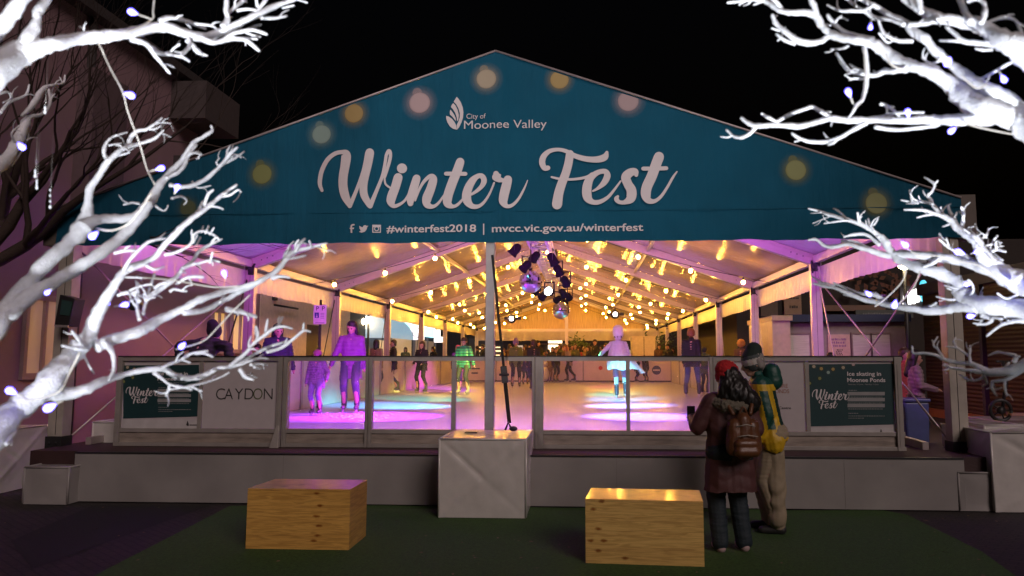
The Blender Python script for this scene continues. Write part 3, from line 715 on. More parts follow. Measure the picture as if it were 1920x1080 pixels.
# plywood benches
def ply(name, hue, seed):
    m = mat(name, hue, .42, var=.22, scale=1.3, stretch=(.6, .6, 9), bump=.0015, bscale=8, coat=1)
    n, l, b = nodes_of(m); b.inputs['Coat Roughness'].default_value = .13
    mx = [x for x in n if x.type == 'MIX'][0]
    tc = n.new('ShaderNodeTexCoord'); mp = n.new('ShaderNodeMapping'); mp.inputs['Scale'].default_value = (1.3, 1.3, 16.0); mp.inputs['Location'].default_value = (seed, 0, seed)
    wv = n.new('ShaderNodeTexNoise'); wv.inputs['Scale'].default_value = 3.2; wv.inputs['Distortion'].default_value = 1.2; wv.inputs['Detail'].default_value = 10
    l.new(tc.outputs['Object'], mp.inputs[0]); l.new(mp.outputs[0], wv.inputs[0])
    rp = n.new('ShaderNodeValToRGB'); rp.color_ramp.elements[0].position = .38; rp.color_ramp.elements[0].color = (.74, .70, .66, 1); rp.color_ramp.elements[1].position = .58; rp.color_ramp.elements[1].color = (1, 1, 1, 1)
    l.new(wv.outputs[0], rp.inputs[0])
    # knots
    vo = n.new('ShaderNodeTexVoronoi'); vo.inputs['Scale'].default_value = 2.3; mp2 = n.new('ShaderNodeMapping'); mp2.inputs['Scale'].default_value = (1, 1, 2.6); mp2.inputs['Location'].default_value = (seed*3, seed, 0)
    l.new(tc.outputs['Object'], mp2.inputs[0]); l.new(mp2.outputs[0], vo.inputs[0])
    kr = n.new('ShaderNodeValToRGB'); kr.color_ramp.elements[0].position = .03; kr.color_ramp.elements[0].color = (.22, .12, .06, 1); kr.color_ramp.elements[1].position = .12; kr.color_ramp.elements[1].color = (1, 1, 1, 1)
    l.new(vo.outputs['Distance'], kr.inputs[0])
    m1 = n.new('ShaderNodeMix'); m1.data_type = 'RGBA'; m1.blend_type = 'MULTIPLY'; m1.inputs['Factor'].default_value = 1
    m2 = n.new('ShaderNodeMix'); m2.data_type = 'RGBA'; m2.blend_type = 'MULTIPLY'; m2.inputs['Factor'].default_value = .8
    l.new(mx.outputs['Result'], m1.inputs['A']); l.new(rp.outputs[0], m1.inputs['B']); l.new(m1.outputs['Result'], m2.inputs['A']); l.new(kr.outputs[0], m2.inputs['B'])
    l.new(m2.outputs['Result'], b.inputs['Base Color'])
    return m
def knots(m, origin, pts):
    n, l, b = nodes_of(m); base = b.inputs['Base Color'].links[0].from_socket; last = None
    tc = n.new('ShaderNodeTexCoord')
    for (x, y, z, sx_, sz_) in pts:
        s1 = n.new('ShaderNodeVectorMath'); s1.operation = 'SUBTRACT'; s1.inputs[1].default_value = (x-origin[0], y-origin[1], z); l.new(tc.outputs['Object'], s1.inputs[0])
        s2 = n.new('ShaderNodeVectorMath'); s2.operation = 'MULTIPLY'; s2.inputs[1].default_value = (1/sx_, 1/.03, 1/sz_); l.new(s1.outputs[0], s2.inputs[0])
        ln = n.new('ShaderNodeVectorMath'); ln.operation = 'LENGTH'; l.new(s2.outputs[0], ln.inputs[0])
        if last is None: last = ln.outputs['Value']
        else:
            mn = n.new('ShaderNodeMath'); mn.operation = 'MINIMUM'; l.new(last, mn.inputs[0]); l.new(ln.outputs['Value'], mn.inputs[1]); last = mn.outputs[0]
    nz = n.new('ShaderNodeTexNoise'); nz.inputs['Scale'].default_value = 40; l.new(tc.outputs['Object'], nz.inputs[0])
    ad = n.new('ShaderNodeMath'); ad.operation = 'ADD'; l.new(last, ad.inputs[0]); l.new(nz.outputs[0], ad.inputs[1])
    rp = n.new('ShaderNodeValToRGB'); rp.color_ramp.elements[0].position = .55; rp.color_ramp.elements[0].color = (.42, .24, .13, 1); rp.color_ramp.elements[1].position = 1.0; rp.color_ramp.elements[1].color = (1, 1, 1, 1)
    sc_ = n.new('ShaderNodeMath'); sc_.operation = 'MULTIPLY'; sc_.inputs[1].default_value = .55; l.new(ad.outputs[0], sc_.inputs[0]); l.new(sc_.outputs[0], rp.inputs[0])
    mx = n.new('ShaderNodeMix'); mx.data_type = 'RGBA'; mx.blend_type = 'MULTIPLY'; mx.inputs['Factor'].default_value = 1
    l.new(base, mx.inputs['A']); l.new(rp.outputs[0], mx.inputs['B']); l.new(mx.outputs['Result'], b.inputs['Base Color'])
def bench(label, pts, h, m):
    """pts: four ground corners"""
    c = sum((Vector(p) for p in pts), Vector())/4
    t = thing('plywood_bench', label, 'bench', (c.x, c.y, 0), 'plywood cube benches on the green carpet')
    tk = .018
    for i in range(4):
        a = Vector(pts[i]); b = Vector(pts[(i+1) % 4]); nrm = Vector(((b-a).y, -(b-a).x, 0)).normalized()
        s0 = tk if i % 2 else 0
        dd = (b-a).normalized(); a2 = a+dd*s0; b2 = b-dd*s0
        mb = MB(); mb.prism([a2+Vector((0, 0, .004)), b2+Vector((0, 0, .004)), b2+Vector((0, 0, h-tk-.001)), a2+Vector((0, 0, h-tk-.001))], -nrm*tk); mb.build('side_panel', m, t, bevel=.0015)
    mb = MB(); mb.prism([Vector(p)+Vector((0, 0, h-tk)) for p in pts], (0, 0, tk)); mb.build('top_panel', m, t, bevel=.003)
    return t
a = atz(460, 1030, 0); b = atz(657, 1030, 0); cq = atz(688, 1006, 0)
bench('left plywood bench with dark knots on the front, pink light on its top', [(a.x, a.y, 0), (b.x, a.y, 0), (cq.x-.01, cq.y, 0), (a.x+.03, cq.y, 0)], .525, ply('plywood_left', (.86, .41, .10), 1.0))
cc_ = ((a.x+b.x+cq.x-.01+a.x+.03)/4, (a.y+a.y+cq.y+cq.y)/4); kk_ = [atY(u, v, a.y) for u, v in ((594, 925), (600, 948), (593, 968), (598, 986), (595, 1004), (588, 1014))]
knots(MATS['plywood_left'], cc_, [(p.x, p.y, p.z, .028, .011) for p in kk_])
a = atz(1098, 1057, 0); b = atz(1321, 1064, 0)
bench('right plywood bench with knots at its left end, glowing top edge', [(a.x, a.y, 0), (b.x, b.y, 0), (b.x+.05, b.y+.50, 0), (a.x+.05, a.y+.50, 0)], .52, ply('plywood_right', (.90, .48, .15), 4.0))
cc_ = ((a.x+b.x)/2+.025, (a.y+b.y)/2+.25); kk_ = [atY(u, v, a.y-.01) for u, v in ((1112, 955), (1122, 992), (1108, 1014), (1132, 1014), (1122, 1033), (1172, 1046), (1128, 940))]
knots(MATS['plywood_right'], cc_, [(p.x, p.y, p.z, .026, .014) for p in kk_])
# ================================================================== FESTOON STRINGS
bulb_m = emis('warm_bulb_glow', (1.0, .47, .05), 450)
cab = mat('black_cable', (.01, .01, .01), .6)
ordn = ['first', 'second', 'third', 'fourth', 'fifth', 'sixth', 'seventh']
BULBS = []
def festoon(k, yoff, label, phase):
    y = TY+(k+yoff)*BAY
    t = thing('festoon_string', label, 'festoon lights', (TX, y, 3.4), 'festoon strings of warm bulbs across the marquee')
    hx = TW-.15; n = 9; pts = []; bp = []
    xs = [TX-hx+2*hx*(i+phase)/n for i in range(n)]
    def zc(x):
        s = abs(x-TX)/hx; base = zr(TX+hx)-.36+(zr(TX)-.5-zr(TX+hx)+.25)*(1-s)
        return base-.16*math.sin(math.pi*min(1, s))
    cp_ = [(x, y+.05*math.sin(x*1.3+k), zc(x)) for x in [TX-hx+2*hx*i/36 for i in range(37)]]
    mb = MB(); mb.tube(cp_, .008, 4); mb.build('cable', cab, t)
    for x in xs:
        if abs(x-TX) > hx: continue
        yy = y+.05*math.sin(x*1.3+k); z = zc(x)
        mb = MB(); mb.tube([(x, yy, z), (x, yy, z-.075)], .018, 6); so_ = mb.build('socket', cab, t)
        mb = MB(); mb.ball((x, yy, z-.115), .044, 10, 7); mb.build('bulb', bulb_m, t); BULBS.append((x, yy, z-.12))
for k in range(1, NB):
    festoon(k, .5, f'festoon string of warm round bulbs across the {ordn[k]} bay of the marquee from the front', .5)
for k in range(4, NB):
    festoon(k, .02, f'festoon string of warm bulbs along the {ordn[k]} rafter frame from the front', .3)
# one string in the purple front bay with a single bulb seen at the top left
# ================================================================== TRUSS, STAGE LIGHTS, MIRROR BALLS
tr = thing('lighting_truss', 'silver box lattice truss hanging under the ridge of the marquee', 'truss', (-.95, 14, 4.0))
tz0, tz1, txa, txb = 3.98, 4.34, -1.13, -.77
mb = MB(); ya, ye = 13.2, 31.5
for x in (txa, txb):
    for z in (tz0, tz1): mb.tube([(x, ya, z), (x, ye, z)], .028, 8)
for i in range(int((ye-ya)/.36)):
    y = ya+i*.36; f_ = i % 2
    for (p, q) in (((txa, y, tz0 if f_ else tz1), (txa, y+.36, tz1 if f_ else tz0)), ((txb, y, tz0 if f_ else tz1), (txb, y+.36, tz1 if f_ else tz0)),
                   ((txa if f_ else txb, y, tz0), (txb if f_ else txa, y+.36, tz0)), ((txa if f_ else txb, y, tz1), (txb if f_ else txa, y+.36, tz1))):
        mb.tube([p, q], .013, 5)
mb.build('lattice', mat('bright_truss', (.72, .68, .70), .35, .3), tr)
for y in (13.9, 18.9, 23.9, 28.9):
    mb = MB(); mb.bar((-.95, y, tz1), (-.95, y, zr(-.95)-.2), .04, .02, up=(0, 1, 0)); mb.build('hanger', dark_metal, tr)
CAN = []
def stage_light(pos, target, col, power, label, size=34, lens=6, L=.30, r_=.095, blend=.5, glow=None, shadow=True):
    pos = Vector(pos); d = (Vector(target)-pos).normalized()
    t = thing('stage_light', label, 'stage light', pos, 'stage lights clamped to the lighting truss')
    mb = MB(); a = pos-d*L*.55; b = pos+d*L*.45
    mb.tube([a-d*.03, a, a+d*.03, b-d*.06, b], [r_*.4, r_*.75, r_*.9, r_*.95, r_*1.15], 14, cap=False); mb.tube([a-d*.031, a-d*.03], [r_*.39, r_*.4], 14)
    mb.build('body', mat('stage_black', (.012, .012, .013), .85, spec=.1), t)
    mb = MB(); side = d.cross(Vector((0, 0, 1))).normalized(); mb.bar(pos+side*(r_+.02), pos+side*(r_+.02)+Vector((0, 0, .2)), .03, .008, up=d); mb.bar(pos-side*(r_+.02), pos-side*(r_+.02)+Vector((0, 0, .2)), .03, .008, up=d)
    mb.bar(pos-side*(r_+.03)+Vector((0, 0, .2)), pos+side*(r_+.03)+Vector((0, 0, .2)), .03, .01, up=d); mb.build('yoke', dark_metal, t)
    mb = MB(); up = side.cross(d); c_ = b-d*.035
    mb.poly([c_+(side*math.cos(q*math.pi/8)+up*math.sin(q*math.pi/8))*r_*.95 for q in range(16)]); mb.build('lens', emis('lens_'+label.split()[0], glow or col, lens, False), t)
    if power:
        ld = bpy.data.lights.new('beam', 'SPOT'); ld.energy = power; ld.color = col; ld.spot_size = R(size); ld.spot_blend = blend; ld.shadow_soft_size = .07
        lo = bpy.data.objects.new('beam', ld); C.objects.link(lo); lo.parent = t; lo.location = (b+d*.03)-pos
        lo.rotation_euler = d.to_track_quat('-Z', 'Y').to_euler()
    return t
MG, BLU, CY, GR, YE, RD, WH, VI = (1, .08, .9), (.12, .2, 1), (.15, .85, 1), (.1, 1, .35), (1, .85, .1), (1, .15, .1), (.8, .85, 1), (.45, .2, 1)
def tgt(u, v): p = atz(u, v, ICE); return (p.x, p.y, p.z)
rows = [ # v of pool, left colour, right colour, truss y
 (781, (.78, .05, 1), (.5, .25, 1), 13.5), (761, CY, (.45, .5, 1), 15.2), (748, GR, CY, 17.2), (739, YE, GR, 19.3), (731, MG, YE, 21.6), (725, MG, RD, 24.0)]
cn = {(.78, .05, 1): 'magenta', MG: 'pink', (.5, .25, 1): 'violet', CY: 'cyan', (.45, .5, 1): 'blue', GR: 'green', YE: 'yellow', RD: 'red'}
LP = [(965, 470, 13.2), (985, 500, 14.2), (1003, 482, 15.2), (1019, 554, 16.6), (1007, 545, 18.6), (1046, 561, 19.5)]
RP = [(1037, 488, 13.4), (1047, 508, 14.5), (1060, 528, 15.0), (1056, 550, 17.6), (1066, 556, 19.6), (1058, 566, 22)]
UL = [700, 745, 800, 830, 830, 800]; UR = [1190, 1172, 1165, 1150, 1150, 1140]
for i, (v, cl, cr, ty) in enumerate(rows):
    pw = (6400, 5600, 4800, 4800, 5000, 5500)[i]; sz = (38, 33, 26, 24, 21, 19)[i]
    stage_light(atY(*LP[i]), tgt(UL[i], v), cl, pw*(1.5 if i == 0 else 1), f'{cn[cl]} stage light aimed at the left ice, {ordn[i]} along the truss from the front', size=sz, blend=.8, L=.21, r_=.09)
    stage_light(atY(*RP[i]), tgt(UR[i], v), cr, pw, f'{cn[cr]} stage light aimed at the right ice, {ordn[i]} along the truss from the front', size=sz, blend=.8, L=.21, r_=.09)
c1 = atY(995, 528, 14.6); c2 = atY(1052, 582, 20.5)
stage_light(atY(1030, 547, 15.4), c1+Vector((0, -.12, 0)), (1, .9, .8), 120, 'bright white stage light beside the nearer mirror ball, shining toward the front', size=40, lens=40, L=.2, r_=.09)
def mirror_ball(label, c, r_):
    t = thing('mirror_ball', label, 'mirror ball', c, None)
    m = mat('mirror_tiles', (.75, .72, .75), .06, 1, var=.02)
    mb = MB(); mb.ball(c, r_, 30, 20); o = mb.build('ball', m, t); o.data.polygons.foreach_set('use_smooth', [False]*len(o.data.polygons))
    mb = MB(); mb.tube([(c[0], c[1], c[2]+r_), (c[0], c[1], c[2]+r_+.04)], .04, 8); mb.tube([(c[0], c[1], c[2]+r_+.03), (c[0], c[1], 4.0)], .006, 4); mb.build('motor_and_rod', dark_metal, t); return t
c1 = atY(995, 528, 14.6); mirror_ball('large mirror ball hanging left of the truss, the nearer one', c1, .235)
c2 = atY(1052, 582, 20.5); mirror_ball('smaller far mirror ball hanging under the truss', c2, .25)
def moving_head(label, c):
    t = thing('moving_head', label, 'stage light', c, None)
    mb = MB(); mb.box(c[0]-.30, c[0]+.35, c[1]-.05, c[1]+.1, c[2]-.03, c[2]+.08); mb.build('bracket', black_plastic, t, bevel=.02)
    mb = MB(); mb.ball((c[0], c[1]-.1, c[2]), .17, 12, 9); mb.build('head', black_plastic, t)
    mb = MB(); mb.ball((c[0], c[1]-.22, c[2]), .10, 12, 9, ry=.5); mb.build('lens', emis('moving_lens', (1, .85, .95), 7, False), t)
moving_head('dark lamp with a white lens on the far left rafter near the back', atY(960, 598, 27.5)); moving_head('dark lamp with a white lens on the far right rafter above the caped skater', atY(1153, 590, 27.5))
# purple and pink wash lamps fixed under the front frame
def wash(label, pos, tg, col, pw, size=120):
    t = thing('wash_light', label, 'stage light', pos, None); pos = Vector(pos); d = (Vector(tg)-pos).normalized()
    mb = MB(); mb.tube([pos-d*.12, pos], [.06, .09], 12); mb.build('body', black_plastic, t)
    ld = bpy.data.lights.new('beam', 'SPOT'); ld.energy = pw; ld.color = col; ld.spot_size = R(size); ld.spot_blend = .9; ld.shadow_soft_size = .12
    lo = bpy.data.objects.new('beam', ld); C.objects.link(lo); lo.parent = t; lo.location = d*.03; lo.rotation_euler = d.to_track_quat('-Z', 'Y').to_euler()
wash('left wash light fixed behind the gable banner, throwing purple', (TX-4.4, TY+.35, 3.3), (TX-4.6, TY+4.0, 4.2), (.62, .14, 1.0), 330, 130)
wash('right wash light fixed behind the gable banner, throwing purple', (TX+4.4, TY+.35, 3.3), (TX+4.6, TY+4.0, 4.2), (.62, .14, 1.0), 330, 130)
wash('middle left wash light fixed behind the gable banner, throwing pink', (TX-1.8, TY+.35, 3.9), (TX-1.5, TY+4.5, .6), (.90, .18, .95), 800, 150)
wash('middle right wash light fixed behind the gable banner, throwing pink', (TX+1.8, TY+.35, 3.9), (TX+1.5, TY+4.5, .6), (.90, .18, .95), 800, 150)
wash('left side wash light under the eave, throwing rose light on the flaps', (TX-4.9, TY+.5, 2.4), (TX-5.6, TY+3.5, 3.6), (1.0, .30, .50), 16, 150)
wash('right side wash light under the eave, throwing rose light on the flaps', (TX+4.9, TY+.5, 2.4), (TX+5.6, TY+3.5, 3.6), (1.0, .30, .50), 16, 150)
# ================================================================== PEOPLE
DG = None
def blob(name, caps, voxel, m, parent, xf=None, matfn=None, disp=None, smooth=2, extra=None, floor=None):
    """caps: list of (a, b, ra, rb[, flatten(y scale)]) tapered limbs fused into one continuous skin by a voxel remesh"""
    mb = MB()
    for cp_ in caps:
        a, b, ra, rb = Vector(cp_[0]), Vector(cp_[1]), cp_[2], cp_[3]
        n = 12; d = b-a; L = d.length
        if L < 1e-5: mb.ball(a, ra, 14, 10, rx=(cp_[4] if len(cp_) > 4 else 1), ry=(cp_[5] if len(cp_) > 5 else 1), rz=(cp_[6] if len(cp_) > 6 else 1)); continue
        d.normalize(); pts = []; rad = []
        for q in range(4): th = math.pi/2*(1-q/4.0); pts.append(a-d*ra*math.sin(th)); rad.append(max(ra*math.cos(th), .0008))
        pts.append(a); rad.append(ra)
        for q in range(1, 4): pts.append(a.lerp(b, q/4)); rad.append(ra+(rb-ra)*q/4)
        pts.append(b); rad.append(rb)
        for q in range(1, 5): th = math.pi/2*q/4.0; pts.append(b+d*rb*math.sin(th)); rad.append(max(rb*math.cos(th), .0008))
        fl = cp_[4] if len(cp_) > 4 else 1
        # elliptical section: fl<1 flattens along y
        o = len(mb.v); mb.tube(pts, rad, n)
        if fl != 1:
            for i in range(o, len(mb.v)):
                v = mb.v[i]; t = (v-a).dot(d); c = a+d*t; v.y = c.y+(v.y-c.y)*fl
    me = bpy.data.meshes.new('t'); me.from_pydata(mb.v, [], mb.f); me.update()
    ob = bpy.data.objects.new('t', me); C.objects.link(ob)
    r = ob.modifiers.new('r', 'REMESH'); r.mode = 'VOXEL'; r.voxel_size = voxel
    if smooth: s = ob.modifiers.new('s', 'SMOOTH'); s.iterations = smooth; s.factor = .6
    dg = bpy.context.evaluated_depsgraph_get(); dg.update()
    me2 = bpy.data.meshes.new_from_object(ob.evaluated_get(dg)); bpy.data.objects.remove(ob); bpy.data.meshes.remove(me)
    me2.name = name
    ms = m if isinstance(m, (list, tuple)) else [m]
    me2.materials.clear()
    for x in ms: me2.materials.append(x)
    if disp:
        nr = [v.normal.copy() for v in me2.vertices]
        for v, nn in zip(me2.vertices, nr): v.co += nn*disp(v.co)
    if floor is not None:      # an open hem instead of a rounded end (arms hang outside it)
        for v in me2.vertices:
            if v.co.z < floor and math.hypot(v.co.x, v.co.y) < (.34 if floor < .62 else .215): v.co.z = floor+.015*mnoise.noise((v.co.x*14, v.co.y*14, 0))-.02*(floor-v.co.z)
    if matfn:
        for p in me2.polygons: p.material_index = matfn(p.center)
    for p in me2.polygons: p.use_smooth = True
    o = bpy.data.objects.new(name, me2); C.objects.link(o); o.parent = parent; ORG[o.name] = ORG[parent.name]
    return o
def ik(a, b, l1, l2, hint):
    a, b, hint = Vector(a), Vector(b), Vector(hint); d = b-a; L = min(d.length, (l1+l2)*.999); d.normalize()
    x = (l1*l1-l2*l2+L*L)/(2*L); h = math.sqrt(max(l1*l1-x*x, 0)); hp = hint-d*hint.dot(d)
    if hp.length < 1e-4: hp = Vector((0, 0, 1))
    return a+d*x+hp.normalized()*h
CL = {}
def cloth(name, col, **k): return mat(name, col, k.pop('rough', .75), var=k.pop('var', .10), scale=k.pop('scale', 14), bump=k.pop('bump', .003), bscale=k.pop('bscale', 60), **k)
def person(label, loc, rz, H=1.72, lh=(.22, -.02, .78), rh=(-.22, -.02, .78), lf=(.10, 0), rf=(-.10, 0), jacket=None, trousers=None, shoe=None, hair=None, hairlen=.1,
           hat=None, hem=.78, bulk=1.0, lean=0, headturn=0, headtilt=0, skates=False, group=None, vox=.024, detail=False, tsk=None, jdisp=None, jmatfn=None, scale=None,
           legw=1.0, skirt=None, lfz=0, rfz=0, elb=(0, .6, -.4), cape=False, hathi=None):
    """local frame: faces -Y, left hand on +X, feet at z=0, authored for 1.75 m"""
    t = thing('person', label, 'person', loc, group)
    t.rotation_euler = (0, 0, rz); s = H/1.75; t.scale = (s, s, s)
    ORG[t.name] = Vector((0, 0, 0))
    base = .07 if skates else 0
    V = Vector; hipz = .93+base*.6; sh = 1.44; ly = -math.sin(lean); 
    hip = {1: V((.095, 0, hipz)), -1: V((-.095, 0, hipz))}
    up = lambda x, z: V((x, ly*(z-hipz), hipz+(z-hipz)*math.cos(lean)))
    shd = {1: up(.175, sh), -1: up(-.175, sh)}
    foot = {1: V((lf[0], lf[1], .09+base+lfz)), -1: V((rf[0], rf[1], .09+base+rfz))}
    kn = {i: ik(hip[i], foot[i], .44, .43, (0.02*i, -1, 0)) for i in (1, -1)}
    hand = {1: V(lh), -1: V(rh)}
    el = {i: ik(shd[i], hand[i], .29, .27, (i*.35, elb[1], elb[2])) for i in (1, -1)}
    for i in (1, -1):
        d = hand[i]-shd[i]
        if d.length > .555: hand[i] = shd[i]+d.normalized()*.555
    neck = up(0, 1.50); hd = up(0, 1.635)+V((0, -.015-.02*abs(ly), 0))
    hrot = Matrix.Rotation(headturn, 3, 'Z') @ Matrix.Rotation(headtilt, 3, 'X')
    hp = lambda x, y, z: hd+hrot @ V((x, y, z))
    bk = bulk
    # ---- body: one continuous surface
    caps = []
    for i in (1, -1):
        caps += [(hip[i], kn[i], .075*bk, .052), (kn[i], foot[i], .050, .036), (foot[i]+V((0, .03, -.045)), foot[i]+V((0, -.13, -.055)), .034, .030)]
        caps += [(shd[i], el[i], .045, .036), (el[i], hand[i], .035, .026)]
        dr = (hand[i]-el[i]).normalized(); up_ = V((0, -1, 0)) if abs(dr.z) > .5 else V((0, 0, 1))
        sd = dr.cross(up_).normalized()
        palm = hand[i]+dr*.045; caps.append((hand[i], palm+dr*.02, .026, .030, .7 if not detail else 1))
        if vox < .015:
            for q, (o_, ln) in enumerate(((-.027, .062), (-.009, .072), (.009, .068), (.027, .052))):
                b0 = palm+sd*o_+dr*.025; b1 = b0+dr*ln*.5-up_*.004; b2 = b1+dr*ln*.42-up_*.018
                caps += [(b0, b1, .0105, .0095), (b1, b2, .0095, .008)]
            tb = hand[i]+dr*.015+sd*(-i*.03); caps += [(tb, tb+dr*.04+sd*(-i*.022), .013, .011), (tb+dr*.04+sd*(-i*.022), tb+dr*.07+sd*(-i*.02), .011, .009)]
        else:
            caps.append((palm, palm+dr*.07-up_*.012, .026, .016))
            caps.append((hand[i]+dr*.02, hand[i]+dr*.06+sd*(-i*.035), .014, .010))
    caps += [(up(0, .98), up(0, 1.2), .13*bk, .12*bk, .75), (up(0, 1.2), up(0, 1.36), .13*bk, .14*bk, .75), (shd[1], shd[-1], .05, .05), (neck-V((0, 0, .08)), hp(0, .01, -.06), .055, .052)]
    caps += [(hp(0, .005, .035), hp(0, .005, .0351), .098, .098, .88), (hp(0, .02, .03), hp(0, -.02, .0), .088, .080), (hp(0, -.02, -.02), hp(0, -.055, -.075), .066, .036)]
    caps += [(hp(0, -.088, .02), hp(0, -.112, -.022), .010, .016), (hp(.018, -.09, -.05), hp(-.018, -.09, -.05), .012, .012)]
    for i in (1, -1): caps += [(hp(.088*i, .01, .015), hp(.094*i, .02, -.02), .014, .010), (hp(.03*i, -.085, .022), hp(.05*i, -.075, .024), .010, .009)]
    b_ = blob('body', caps, vox, skin, t, smooth=2)
    if vox <= .02:
        mb = MB()
        for i in (1, -1): mb.ball(hp(.033*i, -.088, .012), .0125, 8, 6)
        mb.build('eyes', mat('eye_dark', (.01, .01, .01), .9, spec=0), t)
    # ---- trousers
    if trousers is not None:
        caps = []; w_ = .0
        for i in (1, -1):
            caps += [(hip[i]+V((0, 0, .04)), kn[i], .098*bk, .075*legw), (kn[i], foot[i]+V((0, .01, .0 if not skates else .13)), .074*legw, (.064 if not skates else .058)*legw)]
        caps += [(hip[1]+V((0, .015, .02)), hip[-1]+V((0, .015, .02)), .115*bk, .115*bk)]
        fn = lambda c: .006*mnoise.noise((c.x*14, c.y*14, c.z*11))+.004*mnoise.noise((c.x*5, 3, c.z*45))
        blob('trousers', caps, vox*1.05, trousers, t, disp=fn)
    # ---- footwear
    if shoe is not None:
        caps = []
        for i in (1, -1):
            f_ = foot[i]
            caps += [(f_+V((0, .035, -.045)), f_+V((0, -.14, -.052)), .050, .040), (f_+V((0, .01, .03 if not skates else .16)), f_+V((0, .01, -.03)), .062 if skates else .052, .054)]
        blob('footwear', caps, vox*.95, shoe, t, smooth=1)
        if skates:
            mb = MB()
            for i in (1, -1):
                f_ = foot[i]; mb.box(f_.x-.005, f_.x+.005, f_.y-.16, f_.y+.09, f_.z-.155, f_.z-.115)
                for yy in (-.10, .04): mb.box(f_.x-.016, f_.x+.016, f_.y+yy-.02, f_.y+yy+.02, f_.z-.13, f_.z-.085)
            mb.build('skate_blades', alu, t)
    # ---- jacket
    if jacket is not None:
        caps = []; k = bk
        for i in (1, -1):
            dr = (hand[i]-el[i]).normalized()
            caps += [(shd[i]+V((0, 0, -.01)), el[i], .075*k, .062*k), (el[i], hand[i]-dr*.0, .062*k, .046*k)]
        caps += [(shd[1]+V((-.03, 0, -.02)), shd[-1]+V((.03, 0, -.02)), .088*k, .088*k, .85)]
        top = 1.36
        caps += [(up(.055, top), up(.065, 1.12), .135*k, .125*k, .85), (up(-.055, top), up(-.065, 1.12), .135*k, .125*k, .85)]
        hz = hem-.02
        caps += [(up(.06, 1.12), V((.07, (up(0, hz)).y if hz > hipz else .0, hz)), .125*k, .150*k, .85), (up(-.06, 1.12), V((-.07, (up(0, hz)).y if hz > hipz else .0, hz)), .125*k, .150*k, .85)]
        caps += [(up(0, 1.15), V((0, 0, hz)), .13*k, .150*k, .85)]
        caps += [(up(0, 1.42), neck+V((0, .0, .02)), .085, .068)]
        fn = jdisp or (lambda c: .007*mnoise.noise((c.x*12, c.y*12, c.z*9))+.006*math.sin(c.z*95+3*mnoise.noise((c.x*6, c.y*6, c.z*2))))
        blob('jacket', caps, vox*1.05, jacket, t, disp=fn, matfn=jmatfn, floor=hem)
    # ---- hair / hat
    if hair is not None:
        caps = [(hp(0, .025, .055), hp(0, .025, .0551), .106, .106), (hp(.05, .04, .03), hp(.06, .055, -.02), .062, .045), (hp(-.05, .04, .03), hp(-.06, .055, -.02), .062, .045), (hp(0, .06, .02), hp(0, .07, -.04), .07, .05)]
        if hairlen > .12:
            for i in (1, -1): caps += [(hp(.07*i, .02, .02), hp(.085*i, .025, -hairlen), .045, .032)]
            caps += [(hp(0, .06, 0), hp(0, .085, -hairlen), .075, .060)]
        blob('hair', caps, vox*.9, hair, t, disp=lambda c: .006*mnoise.noise((c.x*40, c.y*40, c.z*12)), smooth=1)
    if hat is not None:
        hm, kind = hat
        if kind == 'beanie':
            caps = [(hp(0, .015, .06), hp(0, .05, .135), .115, .082), (hp(0, .005, .03), hp(0, .005, .0301), .113, .113, 1)]
            blob('beanie', caps, vox*.9, hm, t, matfn=hathi(hd, hrot) if hathi else None, smooth=1)
        elif kind == 'beret':
            caps = [(hp(.0, .01, .055), hp(.01, .02, .0551), .118, .118), (hp(-.02, .01, .10), hp(.03, .03, .11), .10, .10)]
            blob('beret', caps, vox*.8, hm, t, disp=lambda c: .009*mnoise.noise((c.x*45, c.y*45, c.z*45)), smooth=1)
        elif kind == 'fur':
            caps = [(hp(0, .0, .055), hp(0, .0, .15), .14, .145), (hp(0, .01, .02), hp(0, .02, -.03), .112, .10)]
            blob('fur_hat', caps, vox*.7, hm, t, disp=lambda c: .018*mnoise.noise((c.x*55, c.y*55, c.z*55)), smooth=0)
        elif kind == 'helmet':
            caps = [(hp(0, .015, .06), hp(0, .015, .0601), .120, .120)]
            blob('helmet', caps, vox*.8, hm, t, smooth=1)

    return t, hp, dict(hand=hand, el=el, shd=shd, up=up)
black_c = cloth('black_coat', (.012, .012, .016)); navy_c = cloth('navy_coat', (.02, .025, .05)); denim = cloth('dark_denim', (.03, .04, .07)); grey_c = cloth('grey_fleece', (.12, .12, .13))
brown_c = cloth('brown_coat', (.10, .055, .03)); tan_c = cloth('tan_coat', (.24, .16, .10)); red_c = cloth('red_coat', (.30, .04, .04)); white_c = cloth('white_fabric', (.50, .51, .56), bump=.004)
pink_c = cloth('pink_hoodie', (.22, .15, .16)); olive_c = cloth('olive_coat', (.07, .08, .04)); brown_h = mat('brown_hair', (.05, .025, .012), .5); dark_h = mat('dark_hair', (.010, .007, .006), .45)
blond_h = mat('blond_hair', (.13, .07, .035), .45); red_h = mat('ginger_hair', (.22, .08, .03), .5); skate_m = mat('skate_boot', (.05, .05, .06), .35); skate_g = mat('grey_skate_boot', (.25, .25, .28), .35)
shoe_m = mat('black_shoe', (.02, .02, .02), .5); hivis = mat('hi_vis_vest', (.12, .15, .03), .6)
def ice_at(u, v): p = atz(u, v, ICE); return (p.x, p.y, ICE)
def deck_at(u, Y): p = atY(u, 668, Y); return (p.x, Y, FLOOR)
